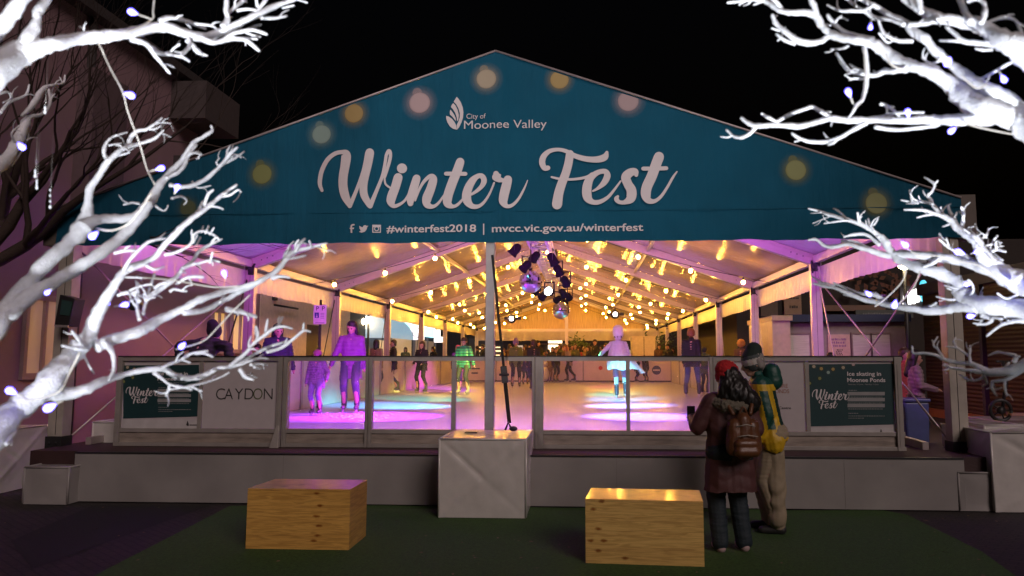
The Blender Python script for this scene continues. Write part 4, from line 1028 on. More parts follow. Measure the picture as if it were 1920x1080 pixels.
# -- woman in the purple light with the child
p = ice_at(656, 774)
quilt = lambda c: .010*abs(math.sin(c.z*42))-.004+.004*mnoise.noise((c.x*20, c.y*20, c.z*20))
person('long haired skating woman in a quilted coat, lit purple, reaching down to the child', p, R(8), H=1.74, rh=(-.36, -.12, .92), lh=(.25, .02, .84), rf=(-.12, .02), lf=(.13, -.02),
       jacket=cloth('lilac_quilted_coat', (.20, .05, .24), rough=.5), trousers=cloth('slate_leggings', (.06, .06, .11)), shoe=skate_m, hair=dark_h, hairlen=.26, hem=.66, skates=True, vox=.018, jdisp=quilt, headtilt=.28, headturn=-.25, bulk=1.0, group='people on the ice')
p = ice_at(592, 779)
person('small child skating in a patterned jumper and headband, holding one arm out to the woman', p, R(-4), H=1.17, lh=(.34, -.15, .98), rh=(-.30, -.05, .80), lf=(.13, -.03), rf=(-.12, .03),
       jacket=cloth('patterned_jumper', (.16, .12, .20), var=.5, scale=22), trousers=cloth('lilac_leggings', (.16, .13, .28)), shoe=skate_m, hair=dark_h, hairlen=.16, hem=.84, skates=True, vox=.020, headtilt=.15, headturn=-.5, bulk=1.15, hat=(mat('pink_headband', (.22, .08, .13), .7), 'helmet'), group='people on the ice')
# -- boy lit green
p = ice_at(869, 741)
stripe_m = [cloth('teal_puffer', (.02, .19, .14), rough=.45), cloth('dark_puffer_stripe', (.01, .05, .04), rough=.6)]  # second material is the darker stripe of the jacket
person('boy skating in a horizontally striped puffer jacket, lit green, looking down', p, R(-12), H=1.60, lh=(.40, -.14, .88), rh=(-.26, -.12, .82), lf=(.16, -.06), rf=(-.18, .02),
       jacket=stripe_m, jmatfn=lambda c: 1 if math.sin(c.z*70) > .55 else 0, trousers=cloth('charcoal_trousers', (.02, .03, .03)), shoe=skate_g, hair=brown_h, hairlen=.1, hem=.86, skates=True, vox=.020, headtilt=.3, bulk=1.08, jdisp=lambda c: .012*abs(math.sin(c.z*35)), group='people on the ice')
p = ice_at(851, 738)
person('person in a dark jacket with a red collar right behind the green lit boy', (p[0]-.05, p[1]+.9, ICE), R(10), H=1.42, lh=(.2, -.1, .85), jacket=black_c, trousers=navy_c, shoe=skate_m, hair=red_h, skates=True, vox=.026, group='people on the ice')
# -- white caped skater
p = ice_at(1160, 747)
t, hp, J = person('skater from behind in white cape and round fluffy white hat, one arm out', p, R(172), H=1.74, lh=(.50, -.12, 1.12), rh=(-.24, .0, .95), lf=(.05, -.02), rf=(-.20, .20), rfz=.06,
       jacket=white_c, trousers=cloth('white_tights', (.40, .40, .46)), shoe=skate_m, hem=.84, skates=True, vox=.018, bulk=.92, hat=(mat('white_fur', (.78, .78, .80), .9, bump=.02, bscale=60), 'fur'), hair=dark_h, hairlen=.1, group='people on the ice')
mb = MB(); vs = []; NA, NZ_ = 26, 18
for j in range(NZ_+1):
    f_ = j/NZ_
    for i in range(NA+1):
        a = math.pi*(-.12+1.24*i/NA)            # wraps the back, local +Y side
        r_ = .15+.30*f_**1.1+.02*math.sin(i*1.7+f_*2)*f_*2
        vs.append((math.cos(a)*r_*1.05-.22*f_*f_, math.sin(a)*r_*.75+.03+.10*f_*f_, 1.50-.62*f_-(.12*f_ if i < NA*.7 else .22*f_)+.02*math.sin(i*.9)*f_))
fs = [(j*(NA+1)+i, j*(NA+1)+i+1, (j+1)*(NA+1)+i+1, (j+1)*(NA+1)+i) for j in range(NZ_) for i in range(NA)]
mb.add(vs, fs, 0, True); mb.build('cape', white_c, t)
# -- mid distance skaters seen through the panes
def sk(label, u, v, Ht, rz, jk, tr_, hr, **k):
    return person(label, ice_at(u, v), R(rz), H=Ht, jacket=jk, trousers=tr_, shoe=k.pop('shoe', skate_m), hair=hr, skates=True, vox=k.pop('vox', .026), group='people on the ice', **k)
sk('skater with curly dark hair in a pale hooded top, right of the purple lit woman', 704, 740, 1.55, 160, tan_c, denim, dark_h, hairlen=.14, lf=(.12, .1))
sk('dark haired skater in black with arms held in, second right of the purple lit woman', 736, 736, 1.58, -60, black_c, navy_c, dark_h, lf=(.16, -.16), rf=(-.14, .2), lh=(.15, -.22, 1.0), rh=(-.15, -.22, 1.0))
sk('long haired skater in black tights with feet apart, left of the green lit boy', 790, 737, 1.52, -20, black_c, black_c, brown_h, hairlen=.3, lf=(.24, -.1), rf=(-.22, .1), lh=(.18, -.25, 1.02), rh=(-.18, -.25, 1.0))
sk('skater in a black jacket under a yellow green vest, behind the central mast area', 967, 728, 1.66, 10, hivis, black_c, dark_h, hat=(mat('purple_cap', (.2, .12, .3), .6), 'beanie'), lf=(.13, -.1), rf=(-.12, .1))
sk('dark skater beside the barrier post, standing close behind the yellow vested one', 1000, 732, 1.62, 200, black_c, denim, brown_h, lf=(.1, .1))
sk('small child skater bending behind the yellow vested skater', 984, 722, 1.15, 20, navy_c, denim, dark_h, lean=.35, lf=(.15, 0))
sk('seated looking child skater in pale clothes pushing a white aid', 1030, 716, 1.1, 160, tan_c, tan_c, blond_h, lean=.3)
sk('dark skater standing by the white skating aid', 1042, 717, 1.45, 30, black_c, denim, dark_h)
sk('skater in dark leggings leaning forward, right of the central barrier post', 1068, 716, 1.6, -70, pink_c, black_c, red_h, lean=.25, hairlen=.25, lf=(.12, -.15), rf=(-.1, .28), lh=(.2, -.3, 1.1), rh=(-.2, -.3, 1.1))
sk('crouching child in dark clothes just right of the white cape', 1193, 716, 1.05, 60, navy_c, black_c, dark_h, lean=.4)
sk('second crouching child in dark clothes behind the white cape', 1212, 717, 1.15, -40, black_c, navy_c, brown_h, lean=.3)
t, hp, J = sk('large skating man with his back turned, dark jacket and jeans, near the red beret', 1298, 744, 1.82, 165, black_c, cloth('blue_jeans', (.06, .08, .16)), red_h, shoe=skate_m, lf=(.16, -.02), rf=(-.18, .02), vox=.022)
sk('child skater wearing a helmet with small lights beside the large man', 1322, 739, 1.35, 150, olive_c, denim, dark_h)
# skating aid
aid = thing('skating_aid', 'small white plastic skating aid near the back barrier', 'skating aid', ice_at(1022, 716)); q = ORG[aid.name]
mb = MB(); mb.ball((q.x, q.y, q.z+.35), .17, 14, 10, rz=1.9); mb.build('body', mat('white_plastic', (.7, .66, .6), .4), aid); mb = MB(); mb.ball((q.x, q.y, q.z+.78), .13, 12, 9); mb.build('head', MATS['white_plastic'], aid)
# -- people standing behind the rink
crowd = [(905, 34.5, 1.70, black_c, dark_h, 'dark haired person in black far back just left of the mast'), (944, 36, 1.55, tan_c, brown_h, 'person in a pale top far back right of the mast strap'),
 (985, 34.0, 1.68, brown_c, brown_h, 'person in brown far back behind the yellow vest'), (1008, 33.6, 1.86, black_c, dark_h, 'tall man in black far back looking left'), (1020, 35, 1.4, red_c, dark_h, 'short person in red far back beside the tall man'),
 (1036, 36, 1.60, black_c, brown_h, 'man in black far back before the white lit stall'), (1058, 33.4, 1.62, brown_c, red_h, 'brown haired woman far back right of the white lit stall'), (1072, 35.5, 1.70, tan_c, dark_h, 'person in a tan coat far back by the back mast'),
 (1086, 34.2, 1.58, red_c, brown_h, 'person in a dark red coat far back right of the back mast'), (1097, 36.5, 1.6, tan_c, blond_h, 'fair haired person in tan far back'),
 (1116, 33.5, 1.90, black_c, brown_h, 'tall broad man in a dark jacket far back left of the caped skater'), (1136, 34.5, 1.75, navy_c, brown_h, 'man in navy far back beside the caped skater shoulder'),
 (1243, 37, 1.5, olive_c, dark_h, 'person in olive far back near the pale cabin')]
extra = [(880, 34.8, 1.6), (925, 34.2, 1.72), (976, 36.4, 1.6), (994, 36.0, 1.74), (1044, 34.4, 1.6), (1079, 33.6, 1.7), (1092, 37.4, 1.72), (1110, 36.2, 1.66), (1145, 36.0, 1.6), (1236, 35.2, 1.74), (698, 33.2, 1.62), (760, 36.5, 1.6), (812, 33.4, 1.58), (895, 36.2, 1.66), (915, 33.3, 1.5), (956, 35.2, 1.72), (1028, 33.2, 1.45), (1050, 35.5, 1.75), (1066, 37, 1.7), (1104, 34.6, 1.62), (1128, 36.8, 1.7), (1205, 38.5, 1.6), (1252, 34.2, 1.7), (1262, 36.5, 1.55)]
cols = [(black_c, 'black'), (navy_c, 'navy'), (grey_c, 'grey'), (brown_c, 'brown'), (black_c, 'black'), (olive_c, 'olive')]
nm_ = {id(black_c): 'black', id(navy_c): 'navy', id(grey_c): 'grey', id(brown_c): 'brown', id(tan_c): 'tan', id(red_c): 'red', id(olive_c): 'olive'}
allp = [(u, Y, Ht, jk, hr) for u, Y, Ht, jk, hr, lab in crowd]+[(u, Y, Ht, cols[i % 6][0], (dark_h, brown_h)[i % 2]) for i, (u, Y, Ht) in enumerate(extra)]
allp.sort(key=lambda q: q[0])
def ordinal(n): return str(n)+('th' if 10 < n % 100 < 14 else {1: 'st', 2: 'nd', 3: 'rd'}.get(n % 10, 'th'))
for i, (u, Y, Ht, jk, hr) in enumerate(allp):
    a_ = random.uniform(.75, 1.15)
    person(f'{nm_[id(jk)]} clad bystander, {ordinal(i+1)} from the left in the crowd behind the far barrier', deck_at(u, Y), R(random.uniform(-80, 80)), H=Ht, jacket=jk, trousers=(denim, black_c)[i % 2], shoe=shoe_m, hair=hr,
           hairlen=random.choice((.1, .2, .25)), lh=(.2, -.25*a_, 1.05), rh=(-.22, -.05, .8), headturn=random.uniform(-.7, .7), headtilt=random.uniform(0, .25), vox=.034, group='people standing behind the rink')
# -- people at the left side
p = Vector(deck_at(352, 9.75))
person('person in a black hooded jacket leaning over behind the left barrier with arms spread', (p.x, 9.9, FLOOR), R(165), H=1.66, lh=(.48, -.22, 1.06), rh=(-.50, -.2, 1.05), jacket=black_c, trousers=black_c, shoe=shoe_m, hair=None, hat=(black_c, 'beanie'), lean=.55, hem=.8, bulk=1.25, vox=.018, elb=(0, .2, .6))
p = Vector(deck_at(520, 13.2))
person('dark haired woman in a navy coat looking down behind the white lettered board', (p.x, 13.2, ICE), R(25), H=1.66, jacket=navy_c, trousers=navy_c, shoe=skate_m, hair=dark_h, hairlen=.14, headtilt=.3, headturn=.3, lh=(.3, -.1, .86), rh=(-.3, -.05, .86), vox=.020, skates=True, bulk=1.15)
person('person in dark clothes standing left of the navy coated woman', (p.x-.75, 14.0, ICE), R(-25), H=1.30, jacket=black_c, trousers=navy_c, shoe=skate_m, hair=dark_h, hairlen=.12, vox=.022, skates=True, bulk=1.2)
# -- people outside at the right
p = atz(1718, 835, .0)
q = atY(1716, 700, 12.4)
person('woman with a dark ponytail in a pale pink hooded top standing right of the rink', (q.x, 12.4, .12), R(75), H=1.66, jacket=pink_c, trousers=black_c, shoe=shoe_m, hair=dark_h, hairlen=.30, lh=(.14, -.30, 1.10), rh=(-.16, -.28, 1.10), vox=.018, headtilt=.2, hem=.88, bulk=1.12)
q = atY(1700, 690, 13.3)
person('second woman in a pink top half hidden behind the dark ponytail woman', (q.x-.02, 13.3, .12), R(40), H=1.70, jacket=red_c, trousers=black_c, shoe=shoe_m, hair=brown_h, hairlen=.12, vox=.022)
q = atY(1558, 668, 14.5); person('dark head of a person standing outside before the notice window', (q.x, 14.5, .25), R(170), H=1.50, jacket=black_c, trousers=black_c, shoe=shoe_m, hair=dark_h, vox=.024)
q = atY(1390, 668, 21.5); t, hp, J = person('person with fluffy light curly hair standing beyond the right barrier', (q.x, 21.5, FLOOR), R(150), H=1.58, jacket=brown_c, trousers=denim, shoe=shoe_m, hair=mat('curly_orange_hair', (.50, .25, .04), .8), vox=.020)
blob('hair', [(hp(0, .02, .05), hp(0, .02, .0501), .13, .13)], .014, MATS['curly_orange_hair'], t, disp=lambda c: .03*mnoise.noise((c.x*30, c.y*30, c.z*30)), smooth=0)
# ---------------------------------------------------------------- the couple in front
FV = .0085
# man: jacket yellow with green panels
jy = cloth('yellow_jacket', (.60, .37, .015), rough=.5, bump=.002); jg = cloth('bottle_green_jacket', (.006, .06, .045), rough=.5, bump=.002); jd = cloth('dark_green_sleeve', (.004, .030, .026), rough=.5)
def man_mat(c):
    # local: faces -Y; +X is his left side, the one seen from the square
    yy = c.y+.2*(c.z-.96)
    if c.z > 1.43: return 1
    if c.z < 1.0 or c.z > 1.37: return 0
    if yy > .085: return 2
    if yy > .035: return 0
    if yy > -.045: return 1
    if yy > -.10: return 0
    return 2
pm = atz(1434, 997, 0)
hathi = lambda hd, hr: (lambda c: (1 if (hr.transposed() @ (c-hd)).z < .058 and (hr.transposed() @ (c-hd)).z > .0 else (2 if (hr.transposed() @ (c-hd)).z < .092 else 0)))
t, hp, J = person('man in a yellow and green jacket and striped beanie facing left at the rink barrier', (pm.x+.09, pm.y, 0), R(-98), H=1.74, lh=(.20, -.16, .90), rh=(-.2, -.16, .92), lf=(.10, .02), rf=(-.12, -.04),
    jacket=[jy, jg, jd], jmatfn=man_mat, trousers=cloth('baggy_beige_trousers', (.30, .24, .16), bump=.006, bscale=18), shoe=shoe_m, hem=.90, bulk=1.22, vox=FV, detail=True, headturn=.1, headtilt=.25, lean=.20, hair=mat('grey_hair', (.25, .22, .2), .6),
    hat=([mat('dark_green_knit', (.012, .022, .018), .85, bump=.003, bscale=120), mat('cream_knit_band', (.50, .46, .42), .85, bump=.003, bscale=120), mat('grey_knit_band', (.07, .08, .08), .85, bump=.003, bscale=120)], 'beanie'), hathi=hathi,
    jdisp=lambda c: .009*mnoise.noise((c.x*9, c.y*9, c.z*7))+.005*mnoise.noise((c.x*30, c.y*30, c.z*20)))
cl_ = blob('collar', [((0.0, .03, 1.46), (0, .02, 1.55), .098, .088)], .010, jg, t, disp=lambda c: .004*mnoise.noise((c.x*20, c.y*20, c.z*30)))
blob('trouser_folds', [((.095, .01, .80), (.11, .02, .13), .105, .085), ((-.095, .01, .80), (-.13, -.03, .13), .105, .085)], .010, MATS['baggy_beige_trousers'], t, disp=lambda c: .012*mnoise.noise((c.x*7, c.y*7, c.z*9))+.004*math.sin(c.z*26+c.x*40+5*mnoise.noise((c.x*6, c.y*6, c.z*3))))
# woman
pw_ = atz(1372, 1033, 0)
mar = cloth('maroon_puffer_coat', (.085, .030, .030), rough=.6, bump=.002)
wj = lambda c: .010*mnoise.noise((c.x*7, c.y*7, c.z*9))+(.004*abs(math.sin(c.z*26+2.5*mnoise.noise((c.x*5, c.y*5, 0)))) if c.z < 1.4 else 0)
t, hp, J = person('woman from behind in a red knitted beret and long maroon puffer coat with a phone', (pw_.x, pw_.y, 0), R(188), H=1.575, legw=1.28, lh=(.27, -.30, 1.24), rh=(-.24, -.24, 1.10), lf=(.12, .01), rf=(-.12, .0),
    jacket=mar, trousers=cloth('dark_teal_jeans', (.010, .020, .028)), shoe=mat('pink_white_trainers', (.42, .30, .30), .6), hair=dark_h, hairlen=.20, hem=.58, bulk=1.28, vox=FV, detail=True, headturn=.25, headtilt=.12,
    hat=(mat('red_knitted_wool', (.42, .012, .016), .9, bump=.006, bscale=90), 'beret'), jdisp=wj, elb=(0, .5, -.7))
blob('hair', [(hp(0, .06, .03), hp(-.02, .09, -.12), .115, .135), (hp(-.02, .09, -.10), hp(-.16, .12, -.22), .14, .11), (hp(.06, .07, -.05), hp(.08, .07, -.16), .09, .07), (hp(-.08, .08, -.06), hp(-.16, .08, -.20), .10, .09)], .011, dark_h, t,
     disp=lambda c: .016*mnoise.noise((c.x*24, c.y*24, c.z*9))+.007*mnoise.noise((c.x*70, c.y*70, c.z*26)), smooth=1)
blob('fur_collar', [((.17, .02, 1.43), (.08, .15, 1.40), .055, .06), ((.08, .15, 1.40), (-.08, .16, 1.39), .06, .06), ((-.08, .16, 1.39), (-.18, .03, 1.42), .06, .055)], .010, mat('olive_fur_trim', (.14, .12, .09), .95, bump=.01, bscale=80), t, disp=lambda c: .016*mnoise.noise((c.x*45, c.y*45, c.z*45)), smooth=0)
ph = J['hand'][1]; hx_ = ph+Vector((.0, -.07, .05))
sc_ = ORG[t.name]
# phone: held thing, top level, placed in world space
M_ = Matrix.Translation(t.location) @ Matrix.Rotation(R(188), 4, 'Z') @ Matrix.Scale(1.575/1.75, 4)
pc = M_ @ hx_
ph_t = thing('phone', 'dark phone held up in the left hand of the woman in the red beret', 'phone', pc); mb = MB(); mb.box(pc.x-.037, pc.x+.037, pc.y-.004, pc.y+.004, pc.z-.07, pc.z+.07); mb.build('case', black_plastic, ph_t, bevel=.003)
mb = MB(); mb.poly([(pc.x-.033, pc.y+.0045, pc.z-.064), (pc.x-.033, pc.y+.0045, pc.z+.064), (pc.x+.033, pc.y+.0045, pc.z+.064), (pc.x+.033, pc.y+.0045, pc.z-.064)][::-1]); mb.build('screen', mat('dark_screen', (.02, .02, .03), .1), ph_t)
# backpack worn over the coat
bp_t = thing('backpack', 'brown leather backpack worn by the woman in the red beret', 'backpack', t.location); bp_t.rotation_euler = (0, 0, R(188)); bp_t.scale = t.scale; ORG[bp_t.name] = Vector((0, 0, 0))
lea = mat('brown_leather', (.12, .045, .018), .38, bump=.003, bscale=50, var=.2)
ox = -.05
blob('main_bag', [((ox-.09, .27, 1.02), (ox-.08, .26, 1.22), .085, .075, 1), ((ox+.09, .27, 1.02), (ox+.08, .26, 1.22), .085, .075, 1), ((ox, .28, 1.0), (ox, .27, 1.27), .10, .08)], .009, lea, bp_t, disp=lambda c: .006*mnoise.noise((c.x*12, c.y*12, c.z*12)))
blob('front_pocket', [((ox-.07, .355, .99), (ox+.07, .355, .99), .055, .055), ((ox-.07, .35, 1.06), (ox+.07, .35, 1.06), .05, .05)], .009, lea, bp_t)
mb = MB(); mb.tube([(ox-.10, .375, 1.13), (ox, .385, 1.145), (ox+.10, .375, 1.13)], .005, 6); mb.tube([(ox-.09, .335, 1.22), (ox, .35, 1.24), (ox+.09, .335, 1.22)], .005, 6); mb.build('zips', alu_dull, bp_t)
for i in (1, -1):
    mb = MB(); mb.tube(crom([(ox+i*.08, .24, 1.32), (ox+i*.13, .16, 1.44), (ox+i*.14, .02, 1.50)], 5), [.020]*11, 8, sx=1); mb.build('shoulder_strap', lea, bp_t)
mb = MB(); mb.tube(crom([(ox-.04, .27, 1.33), (ox, .28, 1.40), (ox+.04, .27, 1.33)], 5), .010, 6); mb.build('top_handle', lea, bp_t)
# ================================================================== BUILDINGS AND SURROUNDINGS
render_m = mat('pink_grey_render', (.32, .20, .225), .7, var=.06, scale=1.5, bump=.003, bscale=40)
dark_brick = mat('dark_trim', (.06, .05, .05), .7)
LBX = -8.6
lb = thing('rendered_building', 'tall pinkish rendered building along the left side of the rink', 'building', (LBX-4, 14, 0))
ytop = atX(375, 175, LBX).y; hz = atX(375, 175, LBX).z
mb = MB(); mb.box(LBX-9, LBX, 3, ytop, .005, hz); mb.build('wall', render_m, lb)
mb = MB(); mb.box(LBX-9.3, LBX+.25, 2.9, ytop+.2, hz, hz+.18); mb.build('roof', dark_brick, lb)
y2 = atX(432, 285, LBX).y
mb = MB(); mb.box(LBX-9, LBX-.02, ytop, 26, .005, 5.9); mb.build('wall', render_m, lb)
mb = MB(); mb.box(LBX-9.2, LBX+.16, ytop+.001, 26.2, 5.9, 6.05); mb.build('roof', render_m, lb)
mb = MB(); a = atX(332, 150, LBX); mb.box(LBX+.001, LBX+.75, ytop-1.1, ytop+.35, hz-.95, hz-.15); mb.build('gutter_box', mat('dark_gutter_box', (.09, .07, .07), .6), lb)
mb = MB(); a = atX(345, 270, LBX); mb.box(LBX+.001, LBX+.18, ytop-.9, ytop+.6, 5.5, 5.9); mb.build('eave_block', dark_brick, lb)
mb = MB(); mb.tube([(LBX+.06, ytop-3.6, .1), (LBX+.06, ytop-3.6, hz)], .07, 8); mb.build('downpipe', dark_brick, lb)
mb = MB(); a = atX(170, 320, LBX); mb.box(LBX+.001, LBX+.30, a.y-.45, a.y+.45, 4.3, 6.6); mb.build('chimney_breast', mat('dark_pink_render', (.15, .10, .11), .7), lb)
def lwin(u0, u1, v0, v1, m, nm='window'):
    a = atX(u0, v1, LBX); b = atX(u1, v0, LBX); z0 = a.z; z1 = max(z0+.5, atX(u0, v0, LBX).z)
    mb = MB(); mb.box(LBX-.03, LBX+.012, a.y, b.y, z0, z1); o = mb.build(nm, m, lb)
    mb = MB(); 
    for (p, q, r, s_) in ((a.y-.07, b.y+.07, z1, z1+.09), (a.y-.07, b.y+.07, z0-.1, z0), (a.y-.07, a.y, z0, z1), (b.y, b.y+.07, z0, z1), ((a.y+b.y)/2-.03, (a.y+b.y)/2+.03, z0, z1)):
        mb.box(LBX, LBX+.06, p, q, r, s_)
    mb.build('frame', mat('window_frame_pink', (.36, .26, .26), .6), o)
curt = emis('dim_curtained_window', (.9, .42, .10), .16, False); curt2 = emis('amber_curtained_window', (1, .55, .10), .55, False)
lwin(42, 112, 560, 700, curt); lwin(395, 420, 585, 655, curt2); lwin(432, 462, 590, 655, curt2)
mb = MB(); a = atX(572, 668, LBX); b = atX(598, 604, LBX); mb.box(LBX, LBX+.03, a.y, b.y, .3, 2.7); mb.build('door', mat('dark_doorway', (.05, .035, .03), .6), lb)
cr_ = mat('cream_render_panel', (.66, .54, .44), .6); mb = MB(); mb.box(LBX, LBX+.025, atX(486, 600, LBX).y, 26, .2, 3.6); mb.build('cladding', cr_, lb)
mb = MB(); mb.tube([(LBX+.2, atX(500, 600, LBX).y, 3.1), (LBX+.2, atX(545, 600, LBX).y, 3.1)], .03, 6); mb.box(LBX+.03, LBX+.12, atX(508, 560, LBX).y, atX(513, 560, LBX).y, 3.25, 3.5); mb.build('wall_fitting', dark_metal, lb)
# parking sign
sg = atY(600, 590, 15.2); ps = thing('parking_sign', 'white disabled parking sign on a post left of the purple lit woman', 'sign', (sg.x, sg.y, .0))
mb = MB(); mb.tube([(sg.x, sg.y+.03, .1), (sg.x, sg.y+.03, sg.z+.32)], .03, 8); mb.build('post', dark_metal, ps)
mb = MB(); mb.box(sg.x-.14, sg.x+.14, sg.y-.004, sg.y+.004, sg.z-.205, sg.z+.205); sp_ = mb.build('plate', mat('sign_white', (.75, .70, .68), .4), ps)
btext('P', 592, 582, 8, 597, par=sp_, Y=sg.y-.0045, m=dark_print, dy=0); btext('P', 603, 582, 8, 608, par=sp_, Y=sg.y-.0045, m=dark_print)
navy_s = mat('sign_blue', (.02, .04, .22), .4); mb = MB(); q = [atY(u, v, sg.y-.005) for u, v in ((590,596),(598,596),(598,586),(590,586))]; mb.poly(q); mb.build('blue_square', navy_s, sp_)
mb = MB(); c = atY(594, 592.5, sg.y-.007); mb.poly([(c.x+.022*math.cos(a*math.pi/8), c.y, c.z-.012+.022*math.sin(a*math.pi/8)) for a in range(16)][::-1]); mb.poly([(c.x-.006, c.y-.001, c.z), (c.x+.006, c.y-.001, c.z), (c.x+.006, c.y-.001, c.z+.05), (c.x-.006, c.y-.001, c.z+.05)]); mb.build('wheelchair_symbol', white_print, sp_)
mb = MB()
for k in range(4): q = [atY(u, v, sg.y-.005) for u, v in ((601,588+k*3),(608,588+k*3),(608,586.8+k*3),(601,586.8+k*3))]; mb.poly(q)
mb.poly([atY(u, v, sg.y-.005) for u, v in ((591,606),(608,606),(608,604.6),(591,604.6))]); mb.build('small_print', grey_print, sp_)
# shop row left far, facing the rink
shop = thing('shop_building', 'dark shop front with a glowing pale blue fascia beyond the left columns', 'building', (-12, 38, 0))
mb = MB(); mb.box(-18, -9.8, 27.5, 60, .005, 5.6); mb.build('wall', mat('shop_wall', (.05, .05, .06), .7), shop)
SX = -9.8
def sface(u0, u1, z0, z1, m, nm, th=.05, x=SX):
    a = atX(u0, 640, x); b = atX(u1, 640, x); mb = MB(); mb.box(x, x+th, a.y, b.y, z0, z1); return mb.build(nm, m, shop)
sface(734, 812, 2.95, 3.75, emis('blue_white_fascia', (.45, .85, 1), 1.9), 'fascia_sign', .12)
sface(732, 770, .9, 2.7, emis('amber_shop_window', (1, .55, .15), .30, False), 'shop_window'); sface(778, 812, .9, 2.7, emis('amber_shop_window2', (1, .5, .18), .12, False), 'shop_window')
sface(690, 728, .9, 2.6, mat('grey_blue_front', (.18, .22, .26), .5), 'shop_front'); sface(706, 720, 1.3, 2.5, emis('amber_small_window', (1, .6, .2), .6, False), 'shop_window', .06)
for u in (731, 775, 800, 815): 
    a = atX(u, 640, SX); mb = MB(); mb.box(SX, SX+.1, a.y-.1, a.y+.1, .1, 2.9); mb.build('pilaster', mat('grey_pilaster', (.22, .22, .24), .5), shop)
# curved pale canopy
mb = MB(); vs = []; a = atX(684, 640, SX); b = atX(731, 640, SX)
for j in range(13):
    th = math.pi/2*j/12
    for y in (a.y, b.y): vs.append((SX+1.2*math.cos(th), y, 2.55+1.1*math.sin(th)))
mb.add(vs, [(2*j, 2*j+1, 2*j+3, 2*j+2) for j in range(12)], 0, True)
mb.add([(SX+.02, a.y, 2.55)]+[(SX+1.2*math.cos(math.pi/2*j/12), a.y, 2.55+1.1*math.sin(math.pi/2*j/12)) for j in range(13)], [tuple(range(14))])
mb.build('canopy', emis('canopy_blue_glow', (.22, .45, .60), .75), shop)  # blue light on the canopy put in as its own glow
# blade sign: square white with a round outlined face-like dot motif
bs = atY(783, 624, 38); s2 = thing('blade_sign', 'square lit white sign with a dotted round emblem hanging from the shop front', 'sign', bs)
mb = MB(); mb.box(bs.x-.36, bs.x+.36, bs.y-.06, bs.y+.06, bs.z-.37, bs.z+.37); mb.build('lightbox', emis('white_lightbox', (1, .88, .95), 1.6), s2)
mb = MB(); blk = mat('blackish_print', (.05, .02, .03), .5)
for k in range(24):
    a0, a1 = k*math.pi/12, (k+1)*math.pi/12; c = bs+Vector((0, -.065, 0)); mb.poly([c+Vector((r_*math.cos(a), 0, r_*math.sin(a))) for r_, a in ((.27, a0), (.27, a1), (.235, a1), (.235, a0))])
for dx, dz in ((-.1, .08), (.1, .08), (0, -.02), (-.12, -.08), (.12, -.06)):
    mb.poly([bs+Vector((dx+.03*math.cos(a*math.pi/5), -.065, dz+.03*math.sin(a*math.pi/5))) for a in range(10)][::-1])
mb.build('round_emblem', blk, s2)
for i, (u, v, w_, h_, lab, col) in enumerate(((831, 630, .34, .36, 'small white lit sign with a stepped outline right of the square lit sign', (1, .93, .85)),)):
    c = atY(u-6, v, 41); s3 = thing('lit_sign', lab, 'sign', c); mb = MB(); mb.box(c.x-w_, c.x, c.y, c.y+.1, c.z-h_, c.z+h_); mb.box(c.x+.001, c.x+w_, c.y, c.y+.1, c.z-h_, c.z-.05); mb.build('lightbox', emis('white_lightbox_b', col, 2.2), s3)
# street lamp with bright globe
def lamp(label, c, r_, s, col=(1, .75, .42)):
    t = thing('street_lamp', label, 'street lamp', (c.x, c.y, 0), 'street lamps around the square')
    mb = MB(); mb.tube([(c.x, c.y, 0), (c.x, c.y, c.z-r_)], [.07, .04], 8); mb.build('pole', dark_metal, t)
    mb = MB(); mb.ball(c, r_, 12, 8); mb.build('globe', emis('lamp_globe', col, s), t)
    mb = MB(); mb.tube([(c.x, c.y, c.z+r_*.8), (c.x, c.y, c.z+r_*1.3)], [r_*.7, r_*.2], 8); mb.build('cap', dark_metal, t)
lamp('street lamp with a bright starburst globe right of the purple lit woman', atY(691, 599, 28), .13, 60); lamp('street lamp glowing just behind the head of the purple lit woman', atY(677, 603, 31.5), .17, 40)
# hall and stalls behind the rink
hall = thing('market_hall', 'dark long building closing the square behind the marquee', 'building', (0, 62, 0))
mb = MB(); mb.box(-30, 34, 62, 70, .005, 4.6); mb.build('wall', mat('hall_wall', (.05, .035, .025), .8), hall)
mb = MB(); mb.box(-30.3, 34.3, 61.6, 70.4, 4.6, 4.8); mb.build('roof', dark_brick, hall)
rr = random.Random(12)
for i in range(16):
    x = -18+i*2.4; mb = MB(); z0 = 1.3+rr.uniform(0, .6); mb.box(x, x+rr.uniform(.6, 1.8), 61.93, 61.99, z0, z0+rr.uniform(.3, 1.0)); mb.build('window', emis(f'hall_window_{i%4}', [(1, .6, .2), (1, .75, .5), (.9, .5, .15), (.7, .8, 1)][i % 4], [1.2, .5, .25, .4][i % 4], False), hall)
st_ = thing('food_stall', 'white lit food stall glowing behind the crowd at the back', 'stall', (-1.6, 47.5, FLOOR))
c = atY(1041, 648, 47); mb = MB(); mb.box(c.x-.45, c.x+.45, 46.9, 47.0, FLOOR+.9, c.z+.55); mb.build('lit_panel', emis('stall_panel', (1, .80, .52), 3.2), st_); mb = MB(); mb.box(c.x-1.2, c.x+1.2, 47.001, 48.4, FLOOR, 2.5); mb.build('body', dark_brick, st_)
mb = MB(); mb.box(c.x-1.3, c.x+1.3, 46.7, 48.5, 2.501, 2.6); mb.build('roof', tan_c, st_)
st_ = thing('food_stall', 'dim food stall with rows of small warm lights at the back left of the mast', 'stall', (-5, 46.5, FLOOR))
c = atY(925, 650, 46); mb = MB(); mb.box(c.x-1.6, c.x+1.2, 46.2, 47.6, FLOOR, 2.9); mb.build('body', dark_brick, st_)
mb = MB()
